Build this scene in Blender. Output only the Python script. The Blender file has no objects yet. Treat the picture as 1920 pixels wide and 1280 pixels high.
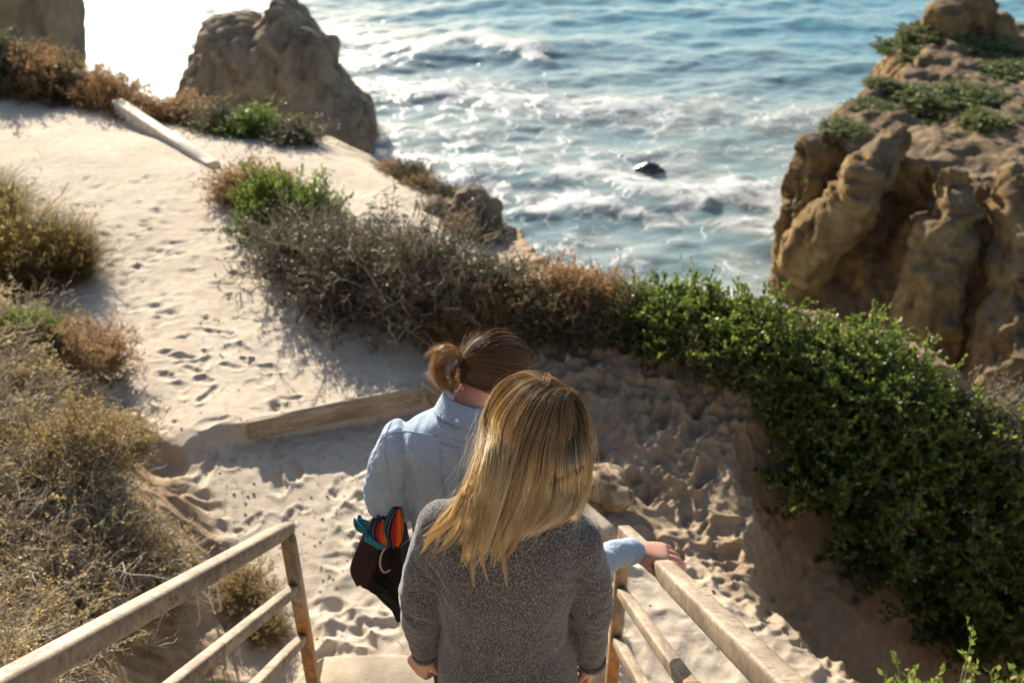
import bpy, bmesh, math, random
import numpy as np
from mathutils import Vector, Matrix
from mathutils.bvhtree import BVHTree

# ------------------------------------------------------------------ camera, sky, sun, exposure
scene = bpy.context.scene
CAMZ = 4.0                       # eye height above the foot of the stairs
PITCH = math.radians(34.0)
FPX = 1867.0                     # 35 mm lens, in pixels of a 1920 wide frame
cam_d = bpy.data.cameras.new('camera'); cam = bpy.data.objects.new('camera', cam_d)
scene.collection.objects.link(cam)
cam.location = (0, 0, CAMZ); cam.rotation_euler = (math.pi / 2 - PITCH, 0, 0)
cam_d.sensor_width = 36; cam_d.lens = 36 * FPX / 1920
cam_d.clip_start = .05; cam_d.clip_end = 20000
cam_d.dof.use_dof = True; cam_d.dof.focus_distance = 2.3; cam_d.dof.aperture_fstop = 4.0
scene.camera = cam

SUN_EL = math.radians(19.5); SUN_AZ = math.radians(-23)      # azimuth from +Y, negative = left
w = bpy.data.worlds.new('World'); scene.world = w; w.use_nodes = True
nt = w.node_tree
sky = nt.nodes.new('ShaderNodeTexSky'); sky.sky_type = 'NISHITA'; sky.sun_disc = False
sky.sun_elevation = SUN_EL; sky.sun_rotation = SUN_AZ
nt.links.new(sky.outputs[0], nt.nodes['Background'].inputs[0])
nt.nodes['Background'].inputs[1].default_value = 0.078
sl = bpy.data.lights.new('sun', 'SUN'); sl.energy = 5.0; sl.angle = math.radians(.5); sl.color = (1, .92, .79)
so = bpy.data.objects.new('sun', sl); scene.collection.objects.link(so)
sd = Vector((math.sin(SUN_AZ) * math.cos(SUN_EL), math.cos(SUN_AZ) * math.cos(SUN_EL), math.sin(SUN_EL)))
so.rotation_euler = sd.to_track_quat('Z', 'Y').to_euler()
scene.view_settings.view_transform = 'Standard'; scene.view_settings.look = 'None'
scene.view_settings.exposure = 1.36; scene.view_settings.gamma = 1.0
scene.cycles.use_denoising = True
scene.cycles.max_bounces = 8; scene.cycles.transparent_max_bounces = 8
scene.cycles.sample_clamp_indirect = 6

rnd = random.Random(7); R = np.random.RandomState(11)
CP, SP = math.cos(PITCH), math.sin(PITCH)

# ------------------------------------------------------------------ helpers
def ray(u, v):
    a = (u - 960) / FPX; b = (640 - v) / FPX
    return np.array([a, CP + SP * b, -SP + CP * b])
def W(u, v, Y):                   # world point on the sight line at distance Y ahead
    d = ray(u, v); t = Y / d[1]
    return np.array([d[0] * t, Y, d[2] * t + CAMZ])
def WZ(u, v, z):                  # world point on the sight line at height z
    d = ray(u, v); t = (z - CAMZ) / d[2]
    return np.array([d[0] * t, d[1] * t, z])
def C(x, y, z): return np.array([x, y, z + CAMZ])        # z given relative to the eye

def _hash(ix, iy, iz, seed):
    h = (ix * 374761393 + iy * 668265263 + iz * 2147483647 + seed * 974634777) & 0xffffffff
    h = ((h ^ (h >> 13)) * 1274126177) & 0xffffffff
    h = (h ^ (h >> 16)) & 0xffff
    return h / 32767.5 - 1.0
def vnoise(x, y, z=0.0, seed=0):
    x = np.asarray(x, float); y = np.asarray(y, float); z = np.zeros_like(x) + z
    ix = np.floor(x).astype(np.int64); iy = np.floor(y).astype(np.int64); iz = np.floor(z).astype(np.int64)
    fx, fy, fz = x - ix, y - iy, z - iz
    fx = fx * fx * (3 - 2 * fx); fy = fy * fy * (3 - 2 * fy); fz = fz * fz * (3 - 2 * fz)
    def h(a, b, c): return _hash(ix + a, iy + b, iz + c, seed)
    def l(a, b, f): return a + (b - a) * f
    return l(l(l(h(0,0,0), h(1,0,0), fx), l(h(0,1,0), h(1,1,0), fx), fy),
             l(l(h(0,0,1), h(1,0,1), fx), l(h(0,1,1), h(1,1,1), fx), fy), fz)
def fbm(x, y, z=0.0, oct=4, seed=0, gain=.5):
    s = 0; a = 1; t = 0
    for o in range(oct):
        k = 2.03 ** o
        s = s + a * vnoise(np.asarray(x) * k + 17.3 * o, np.asarray(y) * k - 9.1 * o, np.asarray(z) * k + 5.7 * o, seed + o); t += a; a *= gain
    return s / t
def sstep(a, b, x):
    t = np.clip((x - a) / (b - a), 0, 1); return t * t * (3 - 2 * t)

class MB:
    def __init__(s): s.v = []; s.f = []; s.n = 0; s.t = []
    def add(s, V, F, tint=0.5):
        V = np.asarray(V, float).reshape(-1, 3)
        F = np.asarray(F, int)
        s.v.append(V); s.f.append(F + s.n); s.n += len(V)
        s.t.append(np.broadcast_to(np.asarray(tint, float).reshape(-1) if np.ndim(tint) else np.array([tint], float), (len(V),)) if np.ndim(tint) == 0 or np.size(tint) == len(V) else np.full(len(V), .5))
    def mesh(s, name, smooth=True):
        me = bpy.data.meshes.new(name)
        V = np.concatenate(s.v); me.vertices.add(len(V)); me.vertices.foreach_set('co', V.ravel())
        loops = np.concatenate([f.ravel() for f in s.f]); sizes = np.concatenate([np.full(len(f), f.shape[1]) for f in s.f])
        me.loops.add(len(loops)); me.loops.foreach_set('vertex_index', loops)
        me.polygons.add(len(sizes)); st = np.concatenate([[0], np.cumsum(sizes)[:-1]])
        me.polygons.foreach_set('loop_start', st); me.polygons.foreach_set('loop_total', sizes)
        if smooth: me.polygons.foreach_set('use_smooth', np.ones(len(sizes), bool))
        a = me.attributes.new('tint', 'FLOAT', 'POINT'); a.data.foreach_set('value', np.concatenate(s.t))
        me.update(calc_edges=True); me.validate()
        return me
    def build(s, name, mat, parent=None, smooth=True):
        return link(name, s.mesh(name, smooth), mat, parent)

def link(name, me, mat=None, parent=None):
    o = bpy.data.objects.new(name, me)
    if mat is not None:
        me.materials.clear(); me.materials.append(mat)
    scene.collection.objects.link(o)
    if parent is not None: o.parent = parent
    return o
def tag(o, label, cat, group=None, kind=None):
    o['label'] = label; o['category'] = cat
    if group: o['group'] = group
    if kind: o['kind'] = kind
    return o
def empty(name, loc=(0, 0, 0), rz=0):
    o = bpy.data.objects.new(name, None); o.empty_display_size = .1
    scene.collection.objects.link(o); o.location = Vector(loc); o.rotation_euler = (0, 0, rz); return o
def copy_tree(o, parent=None):
    c = o.copy(); scene.collection.objects.link(c)
    if parent is not None: c.parent = parent
    for ch in list(o.children): copy_tree(ch, c)
    return c

def tubes(mb, P, rad, k=3, tint=None, flat=1.0):
    """P (N,S,3) strands, rad (N,S)"""
    P = np.asarray(P, float); N, S, _ = P.shape
    rad = np.broadcast_to(rad, (N, S))
    T = np.gradient(P, axis=1); T /= np.linalg.norm(T, axis=2, keepdims=True) + 1e-9
    ref = np.where(np.abs(T[:, :1, 2:3]) > .85, np.array([1., .13, 0]), np.array([.05, .1, 1.]))
    A = np.cross(T, np.broadcast_to(ref, T.shape)); A /= np.linalg.norm(A, axis=2, keepdims=True) + 1e-9
    B = np.cross(T, A)
    ang = np.arange(k) * 2 * np.pi / k
    V = P[:, :, None, :] + rad[:, :, None, None] * (np.cos(ang)[None, None, :, None] * A[:, :, None, :] + flat * np.sin(ang)[None, None, :, None] * B[:, :, None, :])
    idx = np.arange(N * S * k).reshape(N, S, k)
    a = idx[:, :-1, :]; b = idx[:, 1:, :]
    F = np.stack([a, np.roll(a, -1, 2), np.roll(b, -1, 2), b], -1).reshape(-1, 4)
    if tint is None: tt = np.full(N * S * k, .5)
    else: tt = np.repeat(np.broadcast_to(tint, (N, S)).ravel(), k)
    mb.add(V.reshape(-1, 3), F, tt)

def loft(mb, secs, k=24, power=2.0, caps=True):
    """secs: list of (centre, xaxis*rx, yaxis*ry) rings"""
    ang = np.arange(k) * 2 * np.pi / k
    c = np.sign(np.cos(ang)) * np.abs(np.cos(ang)) ** (2 / power); s = np.sign(np.sin(ang)) * np.abs(np.sin(ang)) ** (2 / power)
    V = []
    for ce, ax, ay in secs:
        V.append(np.asarray(ce)[None] + c[:, None] * np.asarray(ax)[None] + s[:, None] * np.asarray(ay)[None])
    V = np.concatenate(V); n = len(secs)
    idx = np.arange(n * k).reshape(n, k)
    F = np.stack([idx[:-1], np.roll(idx, -1, 1)[:-1], np.roll(idx, -1, 1)[1:], idx[1:]], -1).reshape(-1, 4)
    if caps:
        V = np.concatenate([V, [np.asarray(secs[0][0], float), np.asarray(secs[-1][0], float)]])
        r0 = idx[0]; r1 = idx[-1]
        F3 = np.concatenate([np.stack([np.full(k, n * k), np.roll(r0, -1), r0], -1), np.stack([np.full(k, n * k + 1), r1, np.roll(r1, -1)], -1)])
        mb.add(V, F); base = mb.n - len(V)
        mb.f.append(F3 + base)
    else: mb.add(V, F)

def catmull(P, n):
    P = np.asarray(P, float); m = len(P)
    Q = np.concatenate([[2 * P[0] - P[1]], P, [2 * P[-1] - P[-2]]])
    t = np.linspace(0, m - 1 - 1e-6, n); i = t.astype(int); f = (t - i)[:, None]
    p0, p1, p2, p3 = Q[i], Q[i + 1], Q[i + 2], Q[i + 3]
    return .5 * ((2 * p1) + (-p0 + p2) * f + (2 * p0 - 5 * p1 + 4 * p2 - p3) * f ** 2 + (-p0 + 3 * p1 - 3 * p2 + p3) * f ** 3)

def limb(mb, pts, rad, n=24, k=20, flat=None, side=None):
    """smooth tapered limb through pts with rounded ends; side = fixed cross-section axis, flat = ry/rx"""
    pts = np.asarray(pts, float); rad = np.asarray(rad, float)
    P = catmull(pts, n); r = catmull(rad[:, None], n)[:, 0]
    T = np.gradient(P, axis=0); T /= np.linalg.norm(T, axis=1)[:, None]
    secs = []
    ref = np.array(side if side is not None else [1, .2, .1], float)
    def ring(p, t, rr):
        A = ref - t * ref.dot(t); A /= np.linalg.norm(A); B = np.cross(t, A)
        return (p, A * rr, B * rr * (flat if flat else 1))
    for q in (-.98, -.85, -.6, -.3): secs.append(ring(P[0] + T[0] * q * r[0] * .8, T[0], r[0] * math.sqrt(1 - q * q)))
    for i in range(n): secs.append(ring(P[i], T[i], r[i]))
    for q in (.3, .6, .85, .98): secs.append(ring(P[-1] + T[-1] * q * r[-1] * .8, T[-1], r[-1] * math.sqrt(1 - q * q)))
    loft(mb, secs, k)

def ellipsoid(mb, c, ax, ay, az, n=16, k=24):
    secs = []
    c, ax, ay, az = [np.asarray(q, float) for q in (c, ax, ay, az)]
    for i in range(n + 1):
        th = math.pi * (i + .02) / (n + .04)
        secs.append((c - az * math.cos(th), ax * math.sin(th), ay * math.sin(th)))
    loft(mb, secs, k)

def remesh(mb, vox, smooth=6, fac=.5, name='tmp'):
    me = mb.mesh(name); me.attributes.remove(me.attributes['tint'])
    o = bpy.data.objects.new('tmp', me); scene.collection.objects.link(o)
    m = o.modifiers.new('r', 'REMESH'); m.mode = 'VOXEL'; m.voxel_size = vox; m.use_smooth_shade = True
    if smooth:
        s = o.modifiers.new('s', 'SMOOTH'); s.iterations = smooth; s.factor = fac
    dg = bpy.context.evaluated_depsgraph_get(); dg.update()
    res = bpy.data.meshes.new_from_object(o.evaluated_get(dg)); res.name = name
    bpy.data.objects.remove(o); bpy.data.meshes.remove(me)
    return res
def co_of(me):
    a = np.empty(len(me.vertices) * 3); me.vertices.foreach_get('co', a); return a.reshape(-1, 3)
def no_of(me):
    a = np.empty(len(me.vertices) * 3); me.vertex_normals.foreach_get('vector', a); return a.reshape(-1, 3)
def set_co(me, V): me.vertices.foreach_set('co', V.ravel()); me.update()
def bvh_of(me): 
    V = [Vector(v) for v in co_of(me)]
    return BVHTree.FromPolygons(V, [tuple(p.vertices) for p in me.polygons])

# ------------------------------------------------------------------ materials
def M(name, **kw):
    m = bpy.data.materials.new(name); m.use_nodes = True
    b = m.node_tree.nodes['Principled BSDF']
    if 'col' in kw: b.inputs['Base Color'].default_value = (*kw['col'], 1)
    b.inputs['Roughness'].default_value = kw.get('rough', .8)
    b.inputs['Specular IOR Level'].default_value = kw.get('spec', .3)
    if 'metal' in kw: b.inputs['Metallic'].default_value = kw['metal']
    return m
class NT:
    def __init__(s, m): s.m = m; s.t = m.node_tree; s.b = s.t.nodes.get('Principled BSDF'); s.out = s.t.nodes['Material Output']; s._c = None
    def n(s, typ, **kw):
        nd = s.t.nodes.new('ShaderNode' + typ)
        for k, v in kw.items():
            if k.startswith('i_'):
                key = k[2:].replace('_', ' ')
                nd.inputs[key].default_value = v
            else: setattr(nd, k, v)
        return nd
    def l(s, a, b): s.t.links.new(a, b)
    def coord(s, scale=(1, 1, 1), rot=(0, 0, 0), src='Object'):
        c = s.n('TexCoord'); mp = s.n('Mapping'); mp.inputs['Scale'].default_value = scale; mp.inputs['Rotation'].default_value = rot
        s.l(c.outputs[src], mp.inputs[0]); return mp.outputs[0]
    def noise(s, scale, detail=4, rough=.55, dist=0, vec=None, col=False):
        nd = s.n('TexNoise'); nd.inputs['Scale'].default_value = scale; nd.inputs['Detail'].default_value = detail
        nd.inputs['Roughness'].default_value = rough; nd.inputs['Distortion'].default_value = dist
        s.l(vec if vec is not None else s.coord(), nd.inputs['Vector']); return nd.outputs['Color' if col else 'Fac']
    def ramp(s, fac, stops, interp='LINEAR'):
        r = s.n('ValToRGB'); r.color_ramp.interpolation = interp
        e = r.color_ramp.elements
        while len(e) < len(stops): e.new(.5)
        for el, (p, c) in zip(e, stops):
            el.position = p; el.color = (*c, 1) if len(c) == 3 else c
        s.l(fac, r.inputs[0]); return r.outputs[0]
    def fr(s, fac, a, b, x=0., y=1.):
        r = s.n('MapRange'); s.l(fac, r.inputs[0])
        for i, q in enumerate((a, b, x, y)): r.inputs[i + 1].default_value = q
        return r.outputs[0]
    def mix(s, fac, a, b, mode='MIX'):
        m = s.n('Mix', data_type='RGBA', blend_type=mode)
        for sock, v in ((m.inputs[0], fac), (m.inputs[6], a), (m.inputs[7], b)):
            if isinstance(v, (int, float)): sock.default_value = v
            elif isinstance(v, tuple): sock.default_value = (*v, 1)
            else: s.l(v, sock)
        return m.outputs[2]
    def math(s, op, a, b=None):
        m = s.n('Math', operation=op)
        for sock, v in ((m.inputs[0], a), (m.inputs[1], b)):
            if v is None: continue
            if isinstance(v, (int, float)): sock.default_value = v
            else: s.l(v, sock)
        return m.outputs[0]
    def attr(s, name, out='Fac'):
        a = s.n('Attribute', attribute_name=name); return a.outputs[out]
    def bump(s, h, strength=.5, dist=.01, prev=None):
        b = s.n('Bump'); b.inputs['Strength'].default_value = strength; b.inputs['Distance'].default_value = dist
        s.l(h, b.inputs['Height'])
        if prev is not None: s.l(prev, b.inputs['Normal'])
        s.l(b.outputs[0], s.b.inputs['Normal']); return b.outputs[0]
    def base(s, c): s.l(c, s.b.inputs['Base Color'])

def mat_sand():
    m = M('sand', rough=.95, spec=.15); t = NT(m)
    a = t.noise(1.1, 5); b = t.noise(14, 5, .65); g = t.noise(420, 2, .8)
    c = t.ramp(a, [(.3, (.49, .41, .315)), (.7, (.59, .51, .41))])
    c = t.mix(t.fr(b, .35, .75), c, (.42, .335, .245))
    dirt = t.attr('tint')                              # earthier soil on banks and trampled sand, shade painted into the gully
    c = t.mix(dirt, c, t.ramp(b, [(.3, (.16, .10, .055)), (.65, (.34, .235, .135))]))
    c = t.mix(t.fr(g, .42, .7, 0, .3), c, (.16, .11, .07))
    t.base(c)
    p = t.bump(t.noise(55, 6, .7), .5, .012); t.bump(g, .5, .003, p)
    return m
def mat_rock(name, cols, scale=1.0, bstr=.8):
    m = M(name, rough=.95, spec=.1); t = NT(m)
    st = t.noise(.42 * scale, 9, .68, 1.0, t.coord((1, 1, 2.0), (.25, .2, 0)))
    f = t.noise(2.6 * scale, 8, .65, .4)
    c = t.ramp(st, [(.28, cols[0]), (.45, cols[1]), (.58, cols[2]), (.75, cols[3])])
    c = t.mix(t.fr(f, .4, .7, 0, .55), c, cols[0])
    t.base(c)
    stain = t.noise(1.0 * scale, 7, .7, .6, t.coord((1.3, 1.3, .35)))
    c = t.mix(t.fr(stain, .5, .66, 0, .6), t.b.inputs['Base Color'].links[0].from_socket, (cols[0][0] * .55, cols[0][1] * .55, cols[0][2] * .55)); t.base(c)
    bed = t.noise(1.1 * scale, 6, .65, .3, t.coord((.5, .5, 5), (.12, .2, 0)))
    p = t.bump(bed, bstr * .8, .3 / scale)
    p = t.bump(t.noise(1.2 * scale, 10, .75, .8), bstr, .6 / scale, p)
    t.bump(t.noise(7 * scale, 8, .8), bstr, .10 / scale, p)
    return m
def mat_leaf(name, dark, mid, light, yellow, trans=.35, spec=.4, rough=.45, gap=None):
    m = M(name, rough=rough, spec=spec); t = NT(m)
    tint = t.attr('tint'); obj = t.noise(2.2, 2)
    c = t.ramp(tint, [(.0, dark), (.45, mid), (.8, light), (.97, yellow)])
    c = t.mix(t.fr(obj, .35, .7, 0, .28), c, dark)
    t.base(c)
    tr = t.n('BsdfTranslucent'); t.l(c, tr.inputs[0]); mx = t.n('MixShader'); mx.inputs[0].default_value = trans
    t.l(t.b.outputs[0], mx.inputs[1]); t.l(tr.outputs[0], mx.inputs[2]); t.l(mx.outputs[0], t.out.inputs[0])
    return m
MAT = {}
MAT['sand'] = mat_sand()
MAT['cliff'] = mat_rock('cliff rock', [(.16, .105, .055), (.33, .22, .11), (.53, .36, .15), (.56, .43, .26)])
MAT['stack'] = mat_rock('stack rock', [(.25, .19, .13), (.42, .33, .235), (.50, .39, .26), (.56, .47, .36)], 1.2)
MAT['green'] = mat_leaf('green leaves', (.02, .040, .010), (.075, .13, .02), (.22, .29, .045), (.42, .34, .09), .5, .6, .32)
MAT['bright'] = mat_leaf('bright green leaves', (.05, .085, .015), (.12, .19, .03), (.22, .30, .05), (.34, .32, .08), .45)
MAT['cover'] = mat_leaf('green cover leaves', (.06, .08, .028), (.13, .17, .045), (.24, .27, .08), (.34, .3, .13), .4)
MAT['olive'] = mat_leaf('olive leaves', (.035, .038, .016), (.09, .09, .038), (.17, .155, .07), (.28, .22, .11), .35)
MAT['greyleaf'] = mat_leaf('grey dry leaves', (.04, .037, .022), (.10, .09, .055), (.19, .165, .11), (.28, .22, .14), .3)
MAT['rustleaf'] = mat_leaf('rust dry leaves', (.13, .065, .025), (.31, .17, .065), (.50, .30, .12), (.58, .42, .2), .5)
MAT['straw'] = mat_leaf('straw', (.16, .11, .04), (.34, .24, .09), (.50, .38, .17), (.6, .5, .28), .4)
MAT['grass'] = mat_leaf('golden grass', (.08, .065, .02), (.24, .18, .06), (.42, .32, .11), (.55, .45, .2), .5)
MAT['twig'] = mat_leaf('twigs', (.09, .068, .05), (.24, .19, .135), (.46, .385, .28), (.68, .61, .50), .0, .2, .8)
# ------------------------------------------------------------------ the ground
ZL = -4.2 + CAMZ                                       # landing level
SEA = -15.0 + CAMZ
edge_px = [(-260, 120), (60, 108), (200, 165), (330, 190), (450, 205), (560, 218), (650, 222), (735, 262), (835, 305), (915, 352), (965, 425), (1035, 485), (1160, 540), (1400, 592), (1640, 680), (1850, 770), (1990, 850)]
EDGE = np.array([WZ(u, v, ZL - .12 - .3 * (i < 11))[:2] for i, (u, v) in enumerate(edge_px)] + [[6.0, 4.2], [6.6, 2.0], [7.0, -6.0]])
EDGE[0] = EDGE[1] + np.array([-6.0, 1.0])
bank_px = [(-200, 545), (60, 560), (150, 590), (215, 660), (255, 760), (330, 850), (420, 920), (480, 1000), (500, 1100), (520, 1285)]
BANK = np.array([WZ(u, v, ZL)[:2] for u, v in bank_px] + [[-1.05, 2.3], [-1.05, -6]])
def sdist(X, Y, poly):
    """signed distance, positive on the left-hand side of the polyline"""
    best = np.full(X.shape, 1e9); sg = np.ones(X.shape)
    for (ax, ay), (bx, by) in zip(poly[:-1], poly[1:]):
        dx, dy = bx - ax, by - ay; L = dx * dx + dy * dy
        t = np.clip(((X - ax) * dx + (Y - ay) * dy) / L, 0, 1)
        d = np.hypot(X - ax - t * dx, Y - ay - t * dy)
        c = dx * (Y - ay) - dy * (X - ax)
        m = d < best - 1e-9; best = np.where(m, d, best); sg = np.where(m, np.sign(c), sg)
    return best * sg
B0 = WZ(468, 826, ZL)[:2]; B1 = WZ(790, 764, ZL)[:2]   # riser board of the landing
bd = (B1 - B0) / np.linalg.norm(B1 - B0); bn = np.array([-bd[1], bd[0]])
E0 = np.array([B1[0] + .02, B1[1] + .10]); E1 = WZ(1150, 1022, ZL)[:2]      # stringer board running back to the rail post
ed = (E1 - E0) / np.linalg.norm(E1 - E0); en = np.array([-ed[1], ed[0]])
GUL = -0
GUL = np.array([WZ(u, v, ZL)[:2] for u, v in [(1200, 665), (1330, 770), (1400, 880), (1430, 980), (1460, 1090), (1540, 1185), (1680, 1245), (1860, 1310)]])
def HB(X, Y, full=False):
    X = np.asarray(X, float); Y = np.asarray(Y, float)
    z = ZL - .035 * np.maximum(0, Y - 5)
    # raised sand behind the riser board
    s = (X - B0[0]) * bd[0] + (Y - B0[1]) * bd[1]; d = (X - B0[0]) * bn[0] + (Y - B0[1]) * bn[1]
    L = np.linalg.norm(B1 - B0)
    z = z + .12 * sstep(-.02 - .6 * np.clip(-s, 0, 1), .03 + .35 * np.clip(-s, 0, 1), d) * np.exp(-np.maximum(d, 0) / 2.2) * sstep(-1.1, -.1, s) * (1 - sstep(L + .02, L + .9, s))
    # sand on the outer side of the stringer is lower and rolls off
    s2 = (X - E0[0]) * ed[0] + (Y - E0[1]) * ed[1]; d2 = (X - E0[0]) * en[0] + (Y - E0[1]) * en[1]
    z = z - .10 * sstep(.0, .06, d2) * sstep(-.3, .2, s2) * (1 - sstep(1.9, 2.6, s2))
    # stepped foot of the stairs, buried in sand
    inx = sstep(-1.15, -.95, X) * (1 - sstep(.52, .62, X))
    wob = .05 * vnoise(X * 3, Y * 2, 0, 5)
    z = z + inx * (.10 * (1 - sstep(3.50, 3.56, Y + wob + .06 * X)) + .13 * (1 - sstep(3.12, 3.17, Y + wob)))
    # ground climbing beside the stairs
    z = z + (1 - inx) * .66 * np.maximum(0, 3.0 - Y) * sstep(0, .5, 3.2 - Y) - inx * .9 * sstep(0, .3, 2.85 - Y) * 1.0
    z = z + np.where(inx > 0, inx * .66 * np.maximum(0, 2.85 - Y), 0)
    # left bank
    b = -sdist(X, Y, BANK); b = b + .10 * fbm(X * 2.2, Y * 2.2, 0, 3, 9)
    fadeB = sstep(.2, 1.2, 7.6 - Y)
    bank = .55 * sstep(0, .85, b) + .35 * np.clip(b - .2, 0, 3) ** .9
    z = z + fadeB * np.where(b > 0, bank, 0)
    # gentle rise of the trampled sand to the right and towards the camera
    z = z + 0.0
    # trampled sand right of the stringer tilts towards the stairs
    rm = sstep(.0, .7, d2) * sstep(2.4, 3.2, Y) * sstep(7.6, 6.6, Y)
    z = z + rm * np.clip(.13 * (Y - 5.5), -.45, .2)
    # gully falling away to the right
    dg = sdist(X, Y, GUL) + .16 * fbm(X * 2.4, Y * 2.4, 0, 3, 12); sg_ = sstep(-.1, .55, dg)
    z = z - sg_ * (.66 * np.clip(dg, 0, 2.2) * sstep(5.9, 4.9, Y) + .62 * np.clip(5.6 - Y, 0, 3.2)) * sstep(2.75, 3.1, Y) * sstep(6.3, 5.2, Y)
    # undulation
    z = z + .05 * fbm(X * .7, Y * .7, 0, 3, 3)
    # cliff edge
    e = -sdist(X, Y, EDGE) + .22 * fbm(X * 1.3, Y * 1.3, 0, 4, 21)
    ledge = (.50 * (1 - sstep(-.6, .6, X)) + .05) * np.exp(-np.maximum(e, 0) / .6)
    z = z + .22 * sstep(5.0, 5.9, Y) * sstep(.9, 2.0, X + .0 * Y) * sstep(2.0, .4, e) * sstep(7.6, 6.2, Y)
    drop = np.where(e < 0, -e * 2.6 + .35 * (1 - np.exp(e * 3)), 0)
    drop = drop + np.where(e < 0, 1.1 * np.maximum(0, fbm(X * .8, Y * .8, 0, 4, 31)) * np.clip(-e, 0, 2), 0)
    z = np.maximum(z - ledge - drop, SEA - 1.2)
    if full: return z, e, b * fadeB
    return z
def hit(u, v):
    d = ray(u, v); t = np.arange(.5, 40, .01)
    P = t[:, None] * d; z = HB(P[:, 0], P[:, 1]); i = np.argmax(P[:, 2] + CAMZ < z)
    return np.array([P[i, 0], P[i, 1], z[i]])

def spans(*segs):
    out = []
    for a, b, st in segs: out.append(np.arange(a, b, st))
    return np.concatenate(out)
gx = spans((-60, -16, 1.2), (-16, -9, .12), (-9, -2.4, .034), (-2.4, 2.9, .0135), (2.9, 6, .05), (6, 14.1, .5))
gy = spans((-10, 1.8, .1), (1.8, 2.9, .04), (2.9, 6.4, .0135), (6.4, 9, .024), (9, 15, .05), (15, 24.1, .25))
GX, GY = np.meshgrid(gx, gy)
GZ, GE, GB = HB(GX, GY, True)
# trampled sand: relief of footprints
soft = fbm(GX * 3.2, GY * 3.2, 0, 4, 41)
rid = 1 - np.abs(fbm(GX * 5.5 + soft * .8, GY * 5.5 + soft, 0, 3, 55)) * 3.2
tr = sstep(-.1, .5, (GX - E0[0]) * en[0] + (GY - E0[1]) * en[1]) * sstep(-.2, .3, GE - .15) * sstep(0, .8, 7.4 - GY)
soil_shade = tr.copy(); tr = tr * (1 - .75 * sstep(.15, .6, sdist(GX, GY, GUL)) * sstep(6.0, 5.2, GY))
landing = sstep(-1.2, -.9, GX) * sstep(0, .3, 5.1 - GY) * (1 - tr)
flat = np.clip(1 - np.abs(GB) * 0, 0, 1) * (GE > .1)
lit_path = flat * (1 - tr) * (GB < .05)
GZ = GZ + tr * (.016 * np.clip(rid, -1, 1) + .024 * soft) + lit_path * (.010 * soft + .004 * fbm(GX * 14, GY * 14, 0, 3, 61))
GZ = GZ + landing * .012 * np.clip(rid, -1, 1)
rocky = sstep(.0, .9, .9 - GE) + sstep(0, .15, GB)
GZ = GZ + np.clip(rocky, 0, 1) * (.06 * fbm(GX * 5, GY * 5, 0, 5, 71) - .03 * np.maximum(0, vnoise(GX * 4, GY * 11, 0, 73)))
def stamps(n, x0, x1, y0, y1, depth, mask, seed, dirn=None, size=1.0):
    r = np.random.RandomState(seed)
    D = np.zeros_like(GZ)
    for _ in range(n):
        x = r.uniform(x0, x1); y = r.uniform(y0, y1)
        th = (dirn if dirn is not None else 0) + r.normal(0, .6) + (r.rand() < .2) * r.uniform(0, 3)
        a = r.uniform(.09, .14) * size; b = r.uniform(.04, .06) * size; dp = depth * r.uniform(.4, 1.2)
        i0, i1 = np.searchsorted(gx, (x - .34, x + .34)); j0, j1 = np.searchsorted(gy, (y - .34, y + .34))
        if i1 - i0 < 2 or j1 - j0 < 2: continue
        X = GX[j0:j1, i0:i1] - x; Y = GY[j0:j1, i0:i1] - y
        p = X * math.sin(th) + Y * math.cos(th); q = X * math.cos(th) - Y * math.sin(th)
        rr = np.sqrt((p / a) ** 2 + (q / (b * (1 + .25 * np.sin(3 * p / a + r.rand() * 6)))) ** 2)
        D[j0:j1, i0:i1] += -dp * np.exp(-(rr * .95) ** 4) + dp * .6 * np.exp(-((rr - 1.3) / .22) ** 2) * (1 + .45 * np.sin(1.7 * p / a + 1.3 * q / b + r.rand() * 6))
    return D * mask
GZ = GZ + stamps(430, -.5, 3.2, 2.9, 7.2, .042, tr, 1, .8, 1.25)
GZ = GZ + stamps(160, -.5, 3.2, 2.9, 7.0, .026, tr, 6, .6, .7)
GZ = GZ + stamps(620, -.5, 3.2, 2.9, 7.0, .017, tr, 8, .6, .42)
GZ = GZ + stamps(150, -1.4, .6, 3.0, 5.1, .020, landing * (1 - tr), 2, -.3)
GZ = GZ + stamps(520, -6.5, .2, 4.2, 9.5, .014, lit_path * (1 - landing), 3, -.6, .8)
GZ = GZ + stamps(300, -6.5, .2, 4.2, 9.5, .016, lit_path * (1 - landing), 4, -.6, .38)
g = MB()
ny, nx = GX.shape; idx = np.arange(nx * ny).reshape(ny, nx)
F = np.stack([idx[:-1, :-1], idx[:-1, 1:], idx[1:, 1:], idx[1:, :-1]], -1).reshape(-1, 4)
GZ = GZ + sstep(0, .15, GB) * sstep(1.6, .8, GB) * (.05 * fbm(GX * 8, GY * 8, 0, 4, 91) - .06 * np.maximum(0, fbm(GX * 3.5, GY * 6, 0, 3, 93)) - .05 * sstep(.15, .3, vnoise(GX * 3 + GY, GY * 5, 0, 95)))
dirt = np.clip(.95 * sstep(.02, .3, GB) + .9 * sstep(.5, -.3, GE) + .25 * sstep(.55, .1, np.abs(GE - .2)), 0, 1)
dirt = np.clip(dirt + .80 * soil_shade * (1 - .25 * sstep(5, 3.4, GY) * (GX < 1.2)) + .35 * fbm(GX * 2, GY * 2, 0, 3, 81) * (dirt > .02), 0, 1)  # browner soil right of the stringer; over the gully it paints deeper shade
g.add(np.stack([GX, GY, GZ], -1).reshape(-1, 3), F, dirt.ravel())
ground = g.build('ground', MAT['sand']); ground['kind'] = 'structure'

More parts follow.
